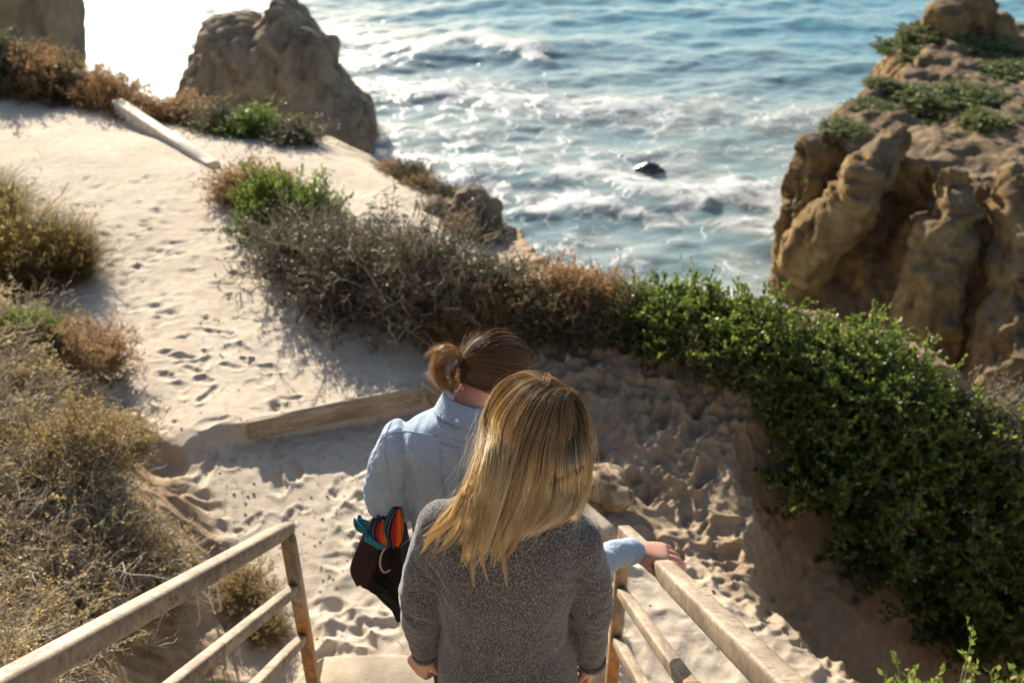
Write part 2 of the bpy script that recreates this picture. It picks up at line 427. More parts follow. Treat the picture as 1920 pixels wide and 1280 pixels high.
# ------------------------------------------------------------------ the sea
sx = spans((-4000, -600, 400), (-600, -120, 40), (-120, -45, 3), (-45, 40, .2), (40, 120, 3), (120, 600, 40), (600, 4001, 400))
sy = spans((-600, 0, 100), (0, 14, 2), (14, 46, .16), (46, 80, .28), (80, 140, 1.2), (140, 600, 12), (600, 2000, 100), (2000, 9001, 1000))
SX, SY = np.meshgrid(sx, sy)
fine = sstep(130, 70, SY) * sstep(110, 50, np.abs(SX))
wx = SX + 2.0 * fbm(SX * .09, SY * .09, 0, 3, 101); wy = SY + 2.6 * fbm(SX * .07, SY * .07, 0, 3, 102)
def crest(ph, sharp): 
    s = .5 + .5 * np.sin(ph); return s ** sharp
near = sstep(52, 36, SY)
sw1 = crest(2 * np.pi * (wy + .22 * wx) / 7.5, 3.0); sw2 = crest(2 * np.pi * (wy * 1.0 - .35 * wx) / 4.1 + 1, 2.2)
chop = fbm(wx * .55, wy * .9, 0, 5, 105)
SZ = .15 * sw1 * (.6 + .5 * near) + .08 * sw2 + .11 * chop + .07 * fbm(wx * 1.7, wy * 2.3, 0, 3, 107)
SZ = SZ * fine
f1 = fbm(SX * .10, SY * .13, 0, 4, 111)
foam = sstep(60, 36, SY + 9 * f1 + .34 * SX) * .88 + .25 * (f1 > 9)
foam = foam * (.62 + .55 * sw1) + .30 * chop * near
# broken crest farther out
cl = np.array([WZ(780, 100, SEA)[:2], WZ(900, 78, SEA)[:2], WZ(990, 100, SEA)[:2], WZ(1010, 108, SEA)[:2]])
dc = np.abs(sdist(SX, SY, cl) + .5 * vnoise(SX * .8, SY * .8, 0, 5))
foam = np.maximum(foam, 1.1 * np.exp(-(dc / .9) ** 2) * fine)
SZ += .3 * np.exp(-(dc / 1.2) ** 2)
for L in ([(1000, 395), (1130, 388), (1250, 405), (1380, 425), (1470, 440)], [(1020, 330), (1120, 322), (1230, 360), (1300, 380)], [(1330, 385), (1370, 345), (1400, 370)], [(760, 300), (880, 305), (960, 310)]):
    cl = np.array([WZ(a, b, SEA)[:2] for a, b in L]); dd = sdist(SX, SY, cl) + .35 * vnoise(SX, SY, 0, 6)
    foam = np.maximum(foam, 1.0 * np.exp(-((np.abs(dd) - .1) / .8) ** 2)); SZ += .15 * np.exp(-(np.abs(dd + .3) / .7) ** 2)
    foam = foam - .5 * np.exp(-((dd + 1.25) / .42) ** 2)
foam = np.maximum(foam, .42 * sstep(60, 40, SY + .34 * SX) * (SY > 10))
g = MB(); ny, nx = SX.shape; idx = np.arange(nx * ny).reshape(ny, nx)
F = np.stack([idx[:-1, :-1], idx[:-1, 1:], idx[1:, 1:], idx[1:, :-1]], -1).reshape(-1, 4)
g.add(np.stack([SX, SY, SZ + SEA], -1).reshape(-1, 3), F, np.clip(foam, 0, 1.2).ravel())
m = M('sea water', rough=.16, spec=.27); t = NT(m); t.b.inputs['IOR'].default_value = 1.33
fo = t.attr('tint')
swv = t.noise(.55, 3, .5, 1.2)
dn = t.n('TexNoise'); dn.inputs['Scale'].default_value = .5; dn.inputs['Detail'].default_value = 4; t.l(t.coord(), dn.inputs['Vector'])
vv = t.n('VectorMath', operation='MULTIPLY_ADD'); t.l(dn.outputs['Color'], vv.inputs[0]); vv.inputs[1].default_value = (3.2, 3.2, 0); t.l(t.coord(), vv.inputs[2])
lace = t.noise(.9, 6, .62, 2.4, vv.outputs[0])
vo = t.n('TexVoronoi', feature='DISTANCE_TO_EDGE'); vo.inputs['Scale'].default_value = .8; t.l(vv.outputs[0], vo.inputs['Vector'])
web = t.fr(vo.outputs[0], .0, .16, 1, 0)
thr = t.fr(fo, 0, 1.1, .82, .36)
a = t.math('SUBTRACT', t.math('ADD', lace, t.math('MULTIPLY', web, .13)), thr)
fac = t.fr(a, 0, .12)
fac = t.math('MULTIPLY', fac, t.fr(fo, .02, .25))
near = t.fr(fo, .1, .7)
wc = t.mix(near, (.085, .225, .275), (.28, .30, .27))
wc = t.mix(t.fr(swv, .35, .7, 0, .5), wc, (.13, .20, .21))
t.base(t.mix(fac, wc, (.42, .435, .44)))
t.l(t.fr(fac, 0, 1, .08, .6), t.b.inputs['Roughness'])
p = t.bump(t.noise(1.6, 7, .62, .6, t.coord((.7, 1.3, 1))), .34, .12)
t.bump(t.math('ADD', t.noise(5.5, 5, .6, .3), t.math('MULTIPLY', fac, .8)), .38, .045, p)
sea = g.build('sea', m); sea['kind'] = 'structure'

# ------------------------------------------------------------------ rocks
def rough(me, amp, scale, seed, strata=.3, zsc=1.0, ridge=.5):
    V = co_of(me); N = no_of(me); q = V * scale
    n1 = fbm(q[:, 0], q[:, 1], q[:, 2] * zsc, 5, seed, .55)
    r1 = 1 - 2.2 * np.abs(fbm(q[:, 0] * .9 + 5, q[:, 1] * .9, q[:, 2] * zsc * .9, 4, seed + 9, .6))
    st = np.sin(V[:, 2] * 9 * scale + V[:, 0] * 2 + 3 * n1)
    V = V + N * (amp * (n1 * (1 - ridge) * 1.6 + r1 * ridge * .8 - .2) + amp * strata * .25 * st)[:, None]
    set_co(me, V)
def block(mb, levels, power=3.2, wob=0.2, k=28, seed=0):
    """levels: (z, x0, x1, y0, y1)"""
    secs = []
    for i, (z, x0, x1, y0, y1) in enumerate(levels):
        secs.append(([(x0 + x1) / 2, (y0 + y1) / 2, z], [(x1 - x0) / 2, 0, 0], [0, (y1 - y0) / 2, 0]))
    loft(mb, secs, k, power)
from mathutils import noise as mn
def crag(me, amp, scale, zs_=.8, keep_top=.7):
    V = co_of(me); N = no_of(me); D = np.zeros(len(V))
    for k_, (a_, s_) in enumerate(((1, 1), (.45, 2.3), (.2, 5.1))):
        W_ = V * scale * s_ + .35 * np.stack([fbm(V[:, 0] * scale * s_, V[:, 1] * scale * s_, V[:, 2] * scale * s_, 2, 70 + j) for j in range(3)], 1); W_[:, 2] *= zs_
        for i, v in enumerate(W_.tolist()):
            d_, pt = mn.voronoi(v); cv = mn.cell_vector(pt[0] * 7.3)
            q_ = Vector(v) - pt[0]; D[i] += a_ * ((cv.x - .5) * .7 + (cv.y - .5) * q_.x * 1.6 + (cv.z - .5) * q_.z * 1.6 + (cv.x - .5) * q_.y * 1.6)
    set_co(me, V + N * (amp * D * (1 - keep_top * sstep(.6, .9, N[:, 2])))[:, None])
def rock(name, mb, vox, amp, scale, seed, mat, smooth=2, **kw):
    me = remesh(mb, vox, smooth, name=name); rough(me, amp, scale, seed, **kw)
    for p in me.polygons: p.use_smooth = True
    return link(name, me, mat)
# right headland
def CL(zt): return CAMZ + zt
mb = MB()
def outline_block(mb, rings):
    """rings: list of (z, [xy...]) with equal counts"""
    k = len(rings[0][1]); V = []
    for z, P in rings:
        for i, p in enumerate(P): V.append((p[0], p[1], z if np.isscalar(z) else z[i]))
    n = len(rings); V = np.array(V, float); idx = np.arange(n * k).reshape(n, k)
    F = np.stack([idx[:-1], np.roll(idx, -1, 1)[:-1], np.roll(idx, -1, 1)[1:], idx[1:]], -1).reshape(-1, 4)
    c0 = V[:k].mean(0); c1 = V[-k:].mean(0); V = np.concatenate([V, [c0, c1]])
    F3 = np.concatenate([np.stack([np.full(k, n * k), np.roll(idx[0], -1), idx[0]], -1), np.stack([np.full(k, n * k + 1), idx[-1], np.roll(idx[-1], -1)], -1)])
    mb.add(V, F); mb.f.append(F3 + mb.n - len(V))
top = [(24.5, 22.6), (13.4, 22.8), (11.2, 23.2), (9.9, 24.4), (8.9, 25.3), (8.4, 26.3), (10.2, 29.2), (12.2, 31.2), (13.9, 34.0), (14.9, 37.4), (17.5, 38.5), (27, 37)]
bot = [(26.0, 12.0), (12.4, 15.8), (10.6, 18.6), (9.2, 21.2), (8.3, 23.6), (8.0, 25.4), (9.0, 30.0), (11.2, 32.0), (12.8, 35.4), (14.0, 39.4), (17.5, 41.5), (28, 39)]
mid = [((a[0] * .55 + b[0] * .45), (a[1] * .45 + b[1] * .55)) for a, b in zip(top, bot)]
mid[4] = (9.2, 25.6); mid[3] = (10.0, 24.8)
zt = [CL(q) for q in (-10.2, -10.4, -10.5, -10.7, -11.0, -10.9, -10.8, -10.8, -10.8, -10.9, -11.2, -11.4)]
outline_block(mb, [(CL(-16.2), bot), (CL(-14.4), bot), (CL(-12.4), mid), (zt, top)])
ellipsoid(mb, (15.2, 36.0, CL(-10.6)), (.75, 0, 0), (0, .8, 0), (0, 0, .8))
ellipsoid(mb, (16.1, 36.2, CL(-10.4)), (.9, 0, 0), (0, .8, 0), (0, 0, .95))
ellipsoid(mb, (17.1, 36.0, CL(-10.8)), (.7, 0, 0), (0, .7, 0), (0, 0, .6))
limb(mb, [W(1660, 262, 24.6), W(1610, 320, 23.9), W(1580, 385, 23.4), W(1530, 430, 23.6), W(1500, 480, 24.0)], [.35, .6, .7, .75, .8], 9, 6)
limb(mb, [W(1506, 285, 25.4), W(1496, 350, 25.3), W(1478, 440, 25.0), W(1480, 560, 24.6)], [.45, .6, .65, .8], 7, 6)
limb(mb, [W(1760, 340, 22.6), W(1750, 450, 21.6), W(1720, 560, 20.8), W(1700, 700, 20.0)], [.5, .7, .8, .9], 7, 6)
limb(mb, [W(1880, 350, 22.4), W(1900, 500, 20.6), W(1890, 640, 18.8), W(1870, 760, 17.6)], [.6, .8, .9, 1.0], 7, 6)
cliff = rock('headland', mb, .095, .34, .85, 3, MAT['cliff'], smooth=0, strata=.3, zsc=.6, ridge=.85)
me = cliff.data; V = co_of(me); N = no_of(me)
crag(me, .34, .5)
V = co_of(me); N = no_of(me)
V += N * (.10 * (.5 - 2.2 * np.abs(fbm(V[:, 0] * 1.5, V[:, 1] * 1.5, V[:, 2] * 1.1, 5, 44, .6))) * (1 - .8 * sstep(.6, .9, N[:, 2])))[:, None]; V[:, 0] += .3; set_co(me, V)
# dusty flat top
t = NT(MAT['cliff']); geo = t.n('NewGeometry'); sep = t.n('SeparateXYZ'); t.l(geo.outputs['Normal'], sep.inputs[0])
cc = t.b.inputs['Base Color'].links[0].from_socket
t.base(t.mix(t.fr(sep.outputs[2], .55, .85, 0, .85), cc, t.ramp(t.noise(1.1, 6, .65), [(.35, (.16, .11, .065)), (.6, (.33, .25, .165))])))
tag(cliff, 'tall tan headland with plant tufts on its flat top, right of the surf', 'cliff')
CLBVH = bvh_of(me)
# sea stack
zs = lambda v, Y: W(0, v, Y)[2]
xs = lambda u, v, Y: W(u, v, Y)[0]
def slab(mb, rows, Y, dy, power=3.5):
    block(mb, [(zs(v, Y), xs(u0, v, Y), xs(u1, v, Y), Y - dy * s, Y + dy * s) for (v, u0, u1, s) in rows], power)
def silhouette_rock(mb, px, Y, dy, cu, cv):
    P = np.array([[W(u, v, Y)[0], W(u, v, Y)[2]] for u, v in px]); 
    Q = []
    for a_, b_ in zip(P, np.roll(P, -1, 0)):
        for f_ in (0, .33, .66): Q.append(a_ * (1 - f_) + b_ * f_)
    Q = np.array(Q); c_ = np.array([W(cu, cv, Y)[0], W(cu, cv, Y)[2]])
    V = []; rings = [(-1, .45), (-.93, .72), (-.7, .90), (-.35, .98), (0, 1), (.5, .97), (.85, .8), (1, .45)]
    for yy, sc in rings:
        q_ = c_ + (Q - c_) * sc; 
        for (x_, z_) in q_: V.append((x_, Y + yy * dy + (z_ - c_[1]) * .18 * (yy < 0), z_))
    V = np.array(V); k = len(Q); n = len(rings); idx = np.arange(n * k).reshape(n, k)
    F = np.stack([idx[:-1], np.roll(idx, -1, 1)[:-1], np.roll(idx, -1, 1)[1:], idx[1:]], -1).reshape(-1, 4)
    V = np.concatenate([V, [V[:k].mean(0), V[-k:].mean(0)]])
    mb.add(V, F); b0 = mb.n - len(V)
    mb.f.append(np.concatenate([np.stack([np.full(k, n * k), np.roll(idx[0], -1), idx[0]], -1), np.stack([np.full(k, n * k + 1), idx[-1], np.roll(idx[-1], -1)], -1)]) + b0)
mb = MB()
silhouette_rock(mb, [(336, 330), (344, 200), (350, 160), (364, 120), (371, 75), (388, 46), (430, 38), (462, 42), (482, 52), (492, 44), (503, 20), (514, 2), (532, 6), (545, 20), (566, 36), (588, 64), (600, 84), (622, 94), (624, 138), (645, 165), (668, 185), (694, 206), (702, 330)], 36.6, 2.4, 500, 190)
silhouette_rock(mb, [(500, 330), (515, 200), (528, 110), (548, 62), (575, 66), (600, 100), (620, 145), (650, 180), (692, 212), (702, 330)], 35.2, 1.5, 585, 220)
stack = rock('sea_stack', mb, .09, .13, .9, 15, MAT['stack'], smooth=0, strata=.25, ridge=.85)
me = stack.data; crag(me, .26, .62, .6, .3); V = co_of(me); N = no_of(me)
V += N * (.08 * (1 - 2.5 * np.abs(fbm(V[:, 0] * 1.9, V[:, 1] * 1.9, V[:, 2] * 1.3, 4, 46))))[:, None]; set_co(me, V)
tag(stack, 'big brown sea stack with a pointed peak standing in the sea behind the sandy ledge', 'rock')
# cliff at upper left
mb = MB()
slab(mb, [(420, -900, 122, 1.2), (260, -900, 120, 1.1), (130, -900, 124, 1.05), (60, -900, 116, 1), (10, -900, 104, .95), (-80, -900, 92, .9), (-150, -880, 60, .6)], 20, 3.4)
o = rock('coastal_bluff', mb, .14, .4, .6, 27, MAT['stack'], strata=.3, ridge=.5)
tag(o, 'brown rocky bluff at the top left, beside the sun glare on the sea', 'cliff')
# outcrop at the ledge
mb = MB()
q = WZ(878, 392, ZL - .30)
for dx, dy, dz, s in ((.02, .0, -.30, .30), (-.26, -.0, -.40, .30), (.12, .12, -.6, .30), (.1, -.2, -.8, .32), (0, 0, -1.1, .45), (.05, -.1, -1.7, .55)):
    ellipsoid(mb, q + [dx, dy, dz + .2], (s, 0, 0), (0, s * .9, 0), (0, 0, s * 1.1))
o = rock('outcrop', mb, .025, .06, 2.4, 31, MAT['stack'], strata=.3); crag(o.data, .10, 3.2)
tag(o, 'grey brown rock outcrop at the tip of the sandy ledge above the surf', 'rock')
# wet rock in the surf
q = WZ(1219, 322, SEA)
for nm, qq, s, lab in (('surf_rock', q, 1.0, 'dark wet rock poking out of the white surf'), ('surf_rock', WZ(1166, 297, SEA), .42, 'very small dark rock just left of the larger wet rock in the surf')):
    mb = MB()
    ellipsoid(mb, qq + [0, 0, -.05], (.42 * s, 0, 0), (0, .35 * s, 0), (0, 0, .42 * s)); ellipsoid(mb, qq + np.array([-.3, .1, -.1]) * s, (.34 * s, 0, 0), (0, .3 * s, 0), (0, 0, .28 * s)); ellipsoid(mb, qq + np.array([.35, 0, -.15]) * s, (.3 * s, 0, 0), (0, .3 * s, 0), (0, 0, .28 * s))
    wr = M('wet rock', col=(.03, .026, .022), rough=.35, spec=.5)
    o = rock(nm, mb, .04 * s, .10 * s, 2.6 / s, 37, wr); tag(o, lab, 'rock')
# ------------------------------------------------------------------ timber boards, railings
def box_bar(mb, A, B, wd, ht, up=(0, 0, 1), bev=.006, nseg=24, wear=.0, seed=0):
    """rounded-edge bar from A to B"""
    A = np.asarray(A, float); B = np.asarray(B, float); T = (B - A) / np.linalg.norm(B - A)
    S = np.cross(T, up); S /= np.linalg.norm(S); U = np.cross(S, T)
    h, v = wd / 2, ht / 2
    prof = []
    for cx, cy, a0 in ((h - bev, v - bev, 0), (-h + bev, v - bev, 90), (-h + bev, -v + bev, 180), (h - bev, -v + bev, 270)):
        for j in range(4):
            a = math.radians(a0 + j * 30); prof.append((cx + bev * math.cos(a), cy + bev * math.sin(a)))
    prof = np.array(prof); V = []; rings = list(np.linspace(0, 1, nseg))
    L = np.linalg.norm(B - A)
    for i, r in enumerate(rings):
        p = A + (B - A) * r
        sc = 1 - (bev * .5 / max(h, v) if i in (0, len(rings) - 1) else 0)
        w_ = wear * np.array([vnoise(np.array([r * L * 5 + k * 3.1]), np.array([k * 1.7]), 0, seed)[0] for k in range(16)]) if wear else np.zeros(16)
        V.append(p + (prof[:, :1] * (sc + w_[:, None] / h)) * S + (prof[:, 1:] * (sc + w_[:, None] / v)) * U)
    V = np.concatenate(V); n = len(rings); idx = np.arange(n * 16).reshape(n, 16)
    F = np.stack([idx[:-1], np.roll(idx, -1, 1)[:-1], np.roll(idx, -1, 1)[1:], idx[1:]], -1).reshape(-1, 4)
    mb.add(V, F); b = mb.n - len(V)
    mb.f.append(np.array([[b + i for i in idx[0][::-1]], [b + i for i in idx[-1]]]))
m = M('weathered timber', rough=.9, spec=.15); t = NT(m)
gr = t.noise(3.5, 8, .7, .6, t.coord((1.5, 1.5, 9))); fi = t.noise(60, 5, .7)
c = t.ramp(gr, [(.3, (.22, .17, .12)), (.55, (.42, .34, .25)), (.75, (.58, .50, .38))])
t.base(t.mix(t.fr(fi, .45, .7, 0, .5), c, (.10, .075, .05))); t.bump(fi, .6, .004); t.bump(gr, .5, .01)
MAT['timber'] = m
zt = ZL + .16
def P3(p2, z): return np.array([p2[0], p2[1], z])
mb = MB(); box_bar(mb, P3(B0 - bd * .0, ZL + .092), P3(B1, ZL + .110), .036, .14, wear=.003, seed=1)
tag(mb.build('riser_board', MAT['timber'], smooth=False), 'long weathered timber board holding back sand, left of the person in the blue shirt', 'board')
mb = MB(); box_bar(mb, P3(E0 + ed * .02, ZL + .15), P3(E1, ZL + .0), .07, .20, wear=.003, seed=2)
tag(mb.build('stringer_board', MAT['timber'], smooth=False), 'timber board running diagonally behind the two people down to the railing foot', 'board')
q0 = hit(226, 218); q1 = hit(392, 306)
mb = MB(); box_bar(mb, q0 + [0, 0, .09], q1 + [.10, -.12, -.09], .12, .26, wear=.004, seed=3)
mbl = M('bleached timber', rough=.9, spec=.15); t = NT(mbl); t.base(t.ramp(t.noise(5, 8, .7, .4), [(.3, (.42, .36, .28)), (.6, (.66, .60, .50))])); t.bump(t.noise(60, 5, .7), .6, .004)
tag(mb.build('edging_board', mbl, smooth=False), 'sun-bleached timber beam sinking into the far end of the sand path', 'board')

m = M('painted steel', rough=.5, spec=.45); t = NT(m)
n1 = t.noise(7, 7, .65, .3); n2 = t.noise(38, 6, .7); n3 = t.noise(260, 3, .7); stn = t.noise(9, 6, .7, .5, t.coord((1, 1, .35)))
c = t.ramp(n1, [(.35, (.16, .12, .08)), (.6, (.33, .255, .175))])
c = t.mix(t.fr(n3, .45, .65, 0, .45), c, (.18, .135, .09))
c = t.mix(t.fr(n2, .53, .64, 0, .85), c, (.10, .06, .035))
c = t.mix(t.math('MULTIPLY', t.fr(stn, .56, .68), t.attr('tint')), c, (.30, .10, .02))
gri = t.noise(4.5, 7, .75, .8, t.coord((2.2, .45, .6)))
c = t.mix(t.fr(gri, .44, .60, 0, .85), c, t.mix(n3, (.07, .045, .03), (.15, .11, .075)))
t.base(c); t.l(t.fr(n2, .4, .7, .42, .8), t.b.inputs['Roughness']); p = t.bump(n3, .35, .0015); t.bump(n2, .45, .003, p)
MAT['rail'] = m
m2 = m.copy(); m2.name = 'rusted painted steel'; t2 = NT(m2)
old = t2.b.inputs['Base Color'].links[0].from_socket
r1 = t2.noise(5, 8, .7, .6, t2.coord((1, 1, .5)))
t2.base(t2.mix(t2.fr(r1, .44, .56, 0, .9), old, t2.ramp(t2.noise(30, 5, .7), [(.3, (.16, .055, .015)), (.5, (.36, .15, .03)), (.7, (.50, .27, .07))])))
MAT['rust'] = m2
MAT['sleeve'] = M('dark bare sleeve', col=(.12, .085, .06), rough=.6)
def rail_pt(side, s, dz=0.0):
    if side < 0: return C(-.926 - .054 * s, 2.96 - s, -2.925 + .73 * s + dz)
    return C(.465 + .053 * s, 2.96 - s, -2.94 + .73 * s + dz)
def railing(side, label):
    r = empty('handrail', rail_pt(side, 0, -1.05)); inv = Matrix.Translation(-r.location)
    def put(mb, name, mat, par=r):
        o = mb.build(name, mat, par); o.matrix_parent_inverse = inv if par is r else Matrix(); 
        return o
    bw = .062
    if side < 0:
        mb = MB(); box_bar(mb, rail_pt(side, -.035), rail_pt(side, 4.2), bw, bw, bev=.013); put(mb, 'top_rail', MAT['rail'])
    else:
        mb = MB(); box_bar(mb, rail_pt(side, -.03, -.004), rail_pt(side, .64, -.004), bw - .008, bw - .008, bev=.008); put(mb, 'rail_insert', MAT['rail'])
        mb = MB(); box_bar(mb, rail_pt(side, .60), rail_pt(side, 4.2), bw + .006, bw + .006, bev=.013); put(mb, 'top_rail', MAT['rail'])
    for dz in (-.345, -.66):
        mb = MB(); box_bar(mb, rail_pt(side, .02, dz), rail_pt(side, 4.2, dz), .048, .048, bev=.009); o = put(mb, 'mid_rail', MAT['rail'])
        if side > 0 and dz > -.5:
            mb = MB(); box_bar(mb, rail_pt(side, 1.12, dz), rail_pt(side, 1.20, dz), .056, .056, bev=.008)
            so_ = put(mb, 'joint_sleeve', MAT['sleeve'])
    for s, zb in ((0, -1.12), (1.62 if side > 0 else 1.95, -1.2), (3.6, -1.2)):
        a = rail_pt(side, s, -.028); b = rail_pt(side, s, zb)
        mb = MB(); box_bar(mb, a, b, .056, .056, up=(0, 1, 0), bev=.008)
        mb.t = [np.ones(len(x)) for x in mb.t]; o = put(mb, 'post', MAT['rust'])
    tag(r, label, 'railing')
    return r
railing(-1, 'rust-spotted tan steel handrail to the left of the two people, three rails on posts')
railing(1, 'tan steel handrail on the right, the one with a hand resting on its top rail')
# concrete stair flight (mostly below the frame)
mc = M('sandy concrete', rough=.95); t = NT(mc); t.base(t.ramp(t.noise(8, 6), [(.3, (.30, .24, .17)), (.7, (.45, .37, .27))])); t.bump(t.noise(60, 4), .5, .004)
st = empty('staircase', C(-.23, 2.9, -3.97)); inv = Matrix.Translation(-st.location)
for i in range(12):
    y1 = 2.94 - .30 * i; z1 = -3.955 + .215 * i
    mb = MB(); box_bar(mb, C(-.90, y1 - .17, z1 - .075), C(.44, y1 - .17, z1 - .075), .34, .15, bev=.012, nseg=8)
    o = mb.build('step', mc, st, smooth=False); o.matrix_parent_inverse = inv
mb = MB(); box_bar(mb, C(-.90, 3.02, -3.975), C(.42, 3.02, -3.975), .22, .10, bev=.012, nseg=8); o = mb.build('step', mc, st, smooth=False); o.matrix_parent_inverse = inv
tag(st, 'concrete stair flight coming down between the two handrails', 'stairs')
def step_z(y):
    i = max(0, math.ceil((2.94 - y) / .30 - 1)); i = int((2.94 - y) // .30); return CAMZ - 3.955 + .215 * max(0, i)
# pale stone beside the stringer and pebble on the step
ms = M('sand-caked stone', rough=.9); t = NT(ms); t.base(t.ramp(t.noise(7, 7, .65, .8), [(.34, (.10, .06, .03)), (.5, (.36, .26, .16)), (.7, (.5, .40, .28))])); t.bump(t.noise(14, 8, .7), .9, .03)
q = WZ(1128, 925, ZL - .08); mb = MB()
for dx, dy, dz, a, b, c_ in ((0, 0, .06, .14, .12, .09), (-.10, .08, .05, .12, .11, .08), (.08, -.07, .03, .11, .09, .08), (.03, .13, .02, .13, .12, .06)):
    ellipsoid(mb, q + [dx, dy, dz], (a, 0, 0), (0, b, 0), (0, 0, c_))
o = rock('stone', mb, .012, .022, 6.5, 51, ms, strata=.5); tag(o, 'lumpy sand-coloured stone with brown hollows between the blonde hair and the trampled sand', 'stone')
q = hit(671, 1254); mb = MB(); ellipsoid(mb, q + [0, 0, .008], (.016, 0, 0), (0, .012, 0), (0, 0, .009))
tag(mb.build('pebble', M('pale pebble', col=(.62, .6, .55), rough=.6)), 'small pale pebble lying on the sandy step', 'pebble')

# ------------------------------------------------------------------ plants
def unit(v): return v / (np.linalg.norm(v, axis=-1, keepdims=True) + 1e-9)
def branches(n, r, h, seed, seg=9, wig=.25, spread=1.0, base_r=.25, dome=.9):
    """n stems from the base to points through a dome of radius r and height h (z up, base at 0)"""
    q = np.random.RandomState(seed)
    th = q.rand(n) * 2 * np.pi; ph = np.arccos(1 - q.rand(n) * dome)        # 0 = up
    rr = q.uniform(.72, 1.05, n)
    lump = 1 + .22 * vnoise(np.cos(th) * 1.6 + seed, np.sin(th) * 1.6, ph * 1.5, seed)
    tip = np.stack([np.cos(th) * np.sin(ph) * r, np.sin(th) * np.sin(ph) * r, np.cos(ph) * h * .95 + .05 * h], 1) * (rr * lump)[:, None]
    b = np.stack([tip[:, 0] * base_r, tip[:, 1] * base_r, np.zeros(n)], 1)
    t = np.linspace(0, 1, seg)[None, :, None]
    c = b + (tip - b) * np.array([.35, .35, .75]) 
    P = b[:, None] * (1 - t) ** 2 + 2 * c[:, None] * t * (1 - t) + tip[:, None] * t ** 2
    w1 = np.cumsum(q.normal(0, 1, (n, seg, 3)), 1) * wig * r / seg
    return P + w1 * t, q
def subtwigs(P, q, m, ln, seg=5, start=.35, up=.4):
    """m side twigs on each stem"""
    n, S, _ = P.shape
    si = q.randint(0, n, n * m); ti = q.uniform(start, .98, n * m) * (S - 1); i = ti.astype(int); f = (ti - i)[:, None]
    A = P[si, i] * (1 - f) + P[si, np.minimum(i + 1, S - 1)] * f
    d = unit(P[si, np.minimum(i + 1, S - 1)] - P[si, i] + 1e-6)
    d = unit(d + q.normal(0, .75, d.shape) + np.array([0, 0, up])); L = ln * q.uniform(.4, 1.2, (n * m, 1))
    t = np.linspace(0, 1, seg)[None, :, None]
    w = np.cumsum(q.normal(0, 1, (n * m, seg, 3)), 1) * ln * .10
    return A[:, None] + d[:, None] * L[:, None] * t + w * t
def leaves(mb, P, q, per, ln, wd, start=.3, out=.6, upb=.3, tint=(.5, .22), fold=.25):
    """leaf blades (four-sided, folded) along strands P"""
    n, S, _ = P.shape; N = n * per
    si = np.repeat(np.arange(n), per); ti = q.uniform(start, 1, N) * (S - 1.001); i = ti.astype(int); f = (ti - i)[:, None]
    A = P[si, i] * (1 - f) + P[si, i + 1] * f
    d = unit(P[si, i + 1] - P[si, i] + 1e-6)
    dr = unit(d * .7 + q.normal(0, out, (N, 3)) + np.array([0, 0, upb]))
    sd_ = unit(np.cross(dr, q.normal(0, 1, (N, 3)))); nn = np.cross(dr, sd_)
    L = (ln * q.uniform(.6, 1.25, N))[:, None]; Wd = (wd * q.uniform(.7, 1.2, N))[:, None]
    v0 = A; v1 = A + dr * L * .5 + sd_ * Wd * .5 + nn * L * fold * .3; v2 = A + dr * L; v3 = A + dr * L * .5 - sd_ * Wd * .5 + nn * L * fold * .3
    V = np.stack([v0, v1, v2, v3], 1).reshape(-1, 3); idx = np.arange(N * 4).reshape(N, 4)
    F = np.concatenate([idx[:, [0, 1, 2]], idx[:, [0, 2, 3]]])
    tt = np.clip(q.normal(tint[0], tint[1], N), 0, 1)
    mb.add(V, F, np.repeat(tt, 4))
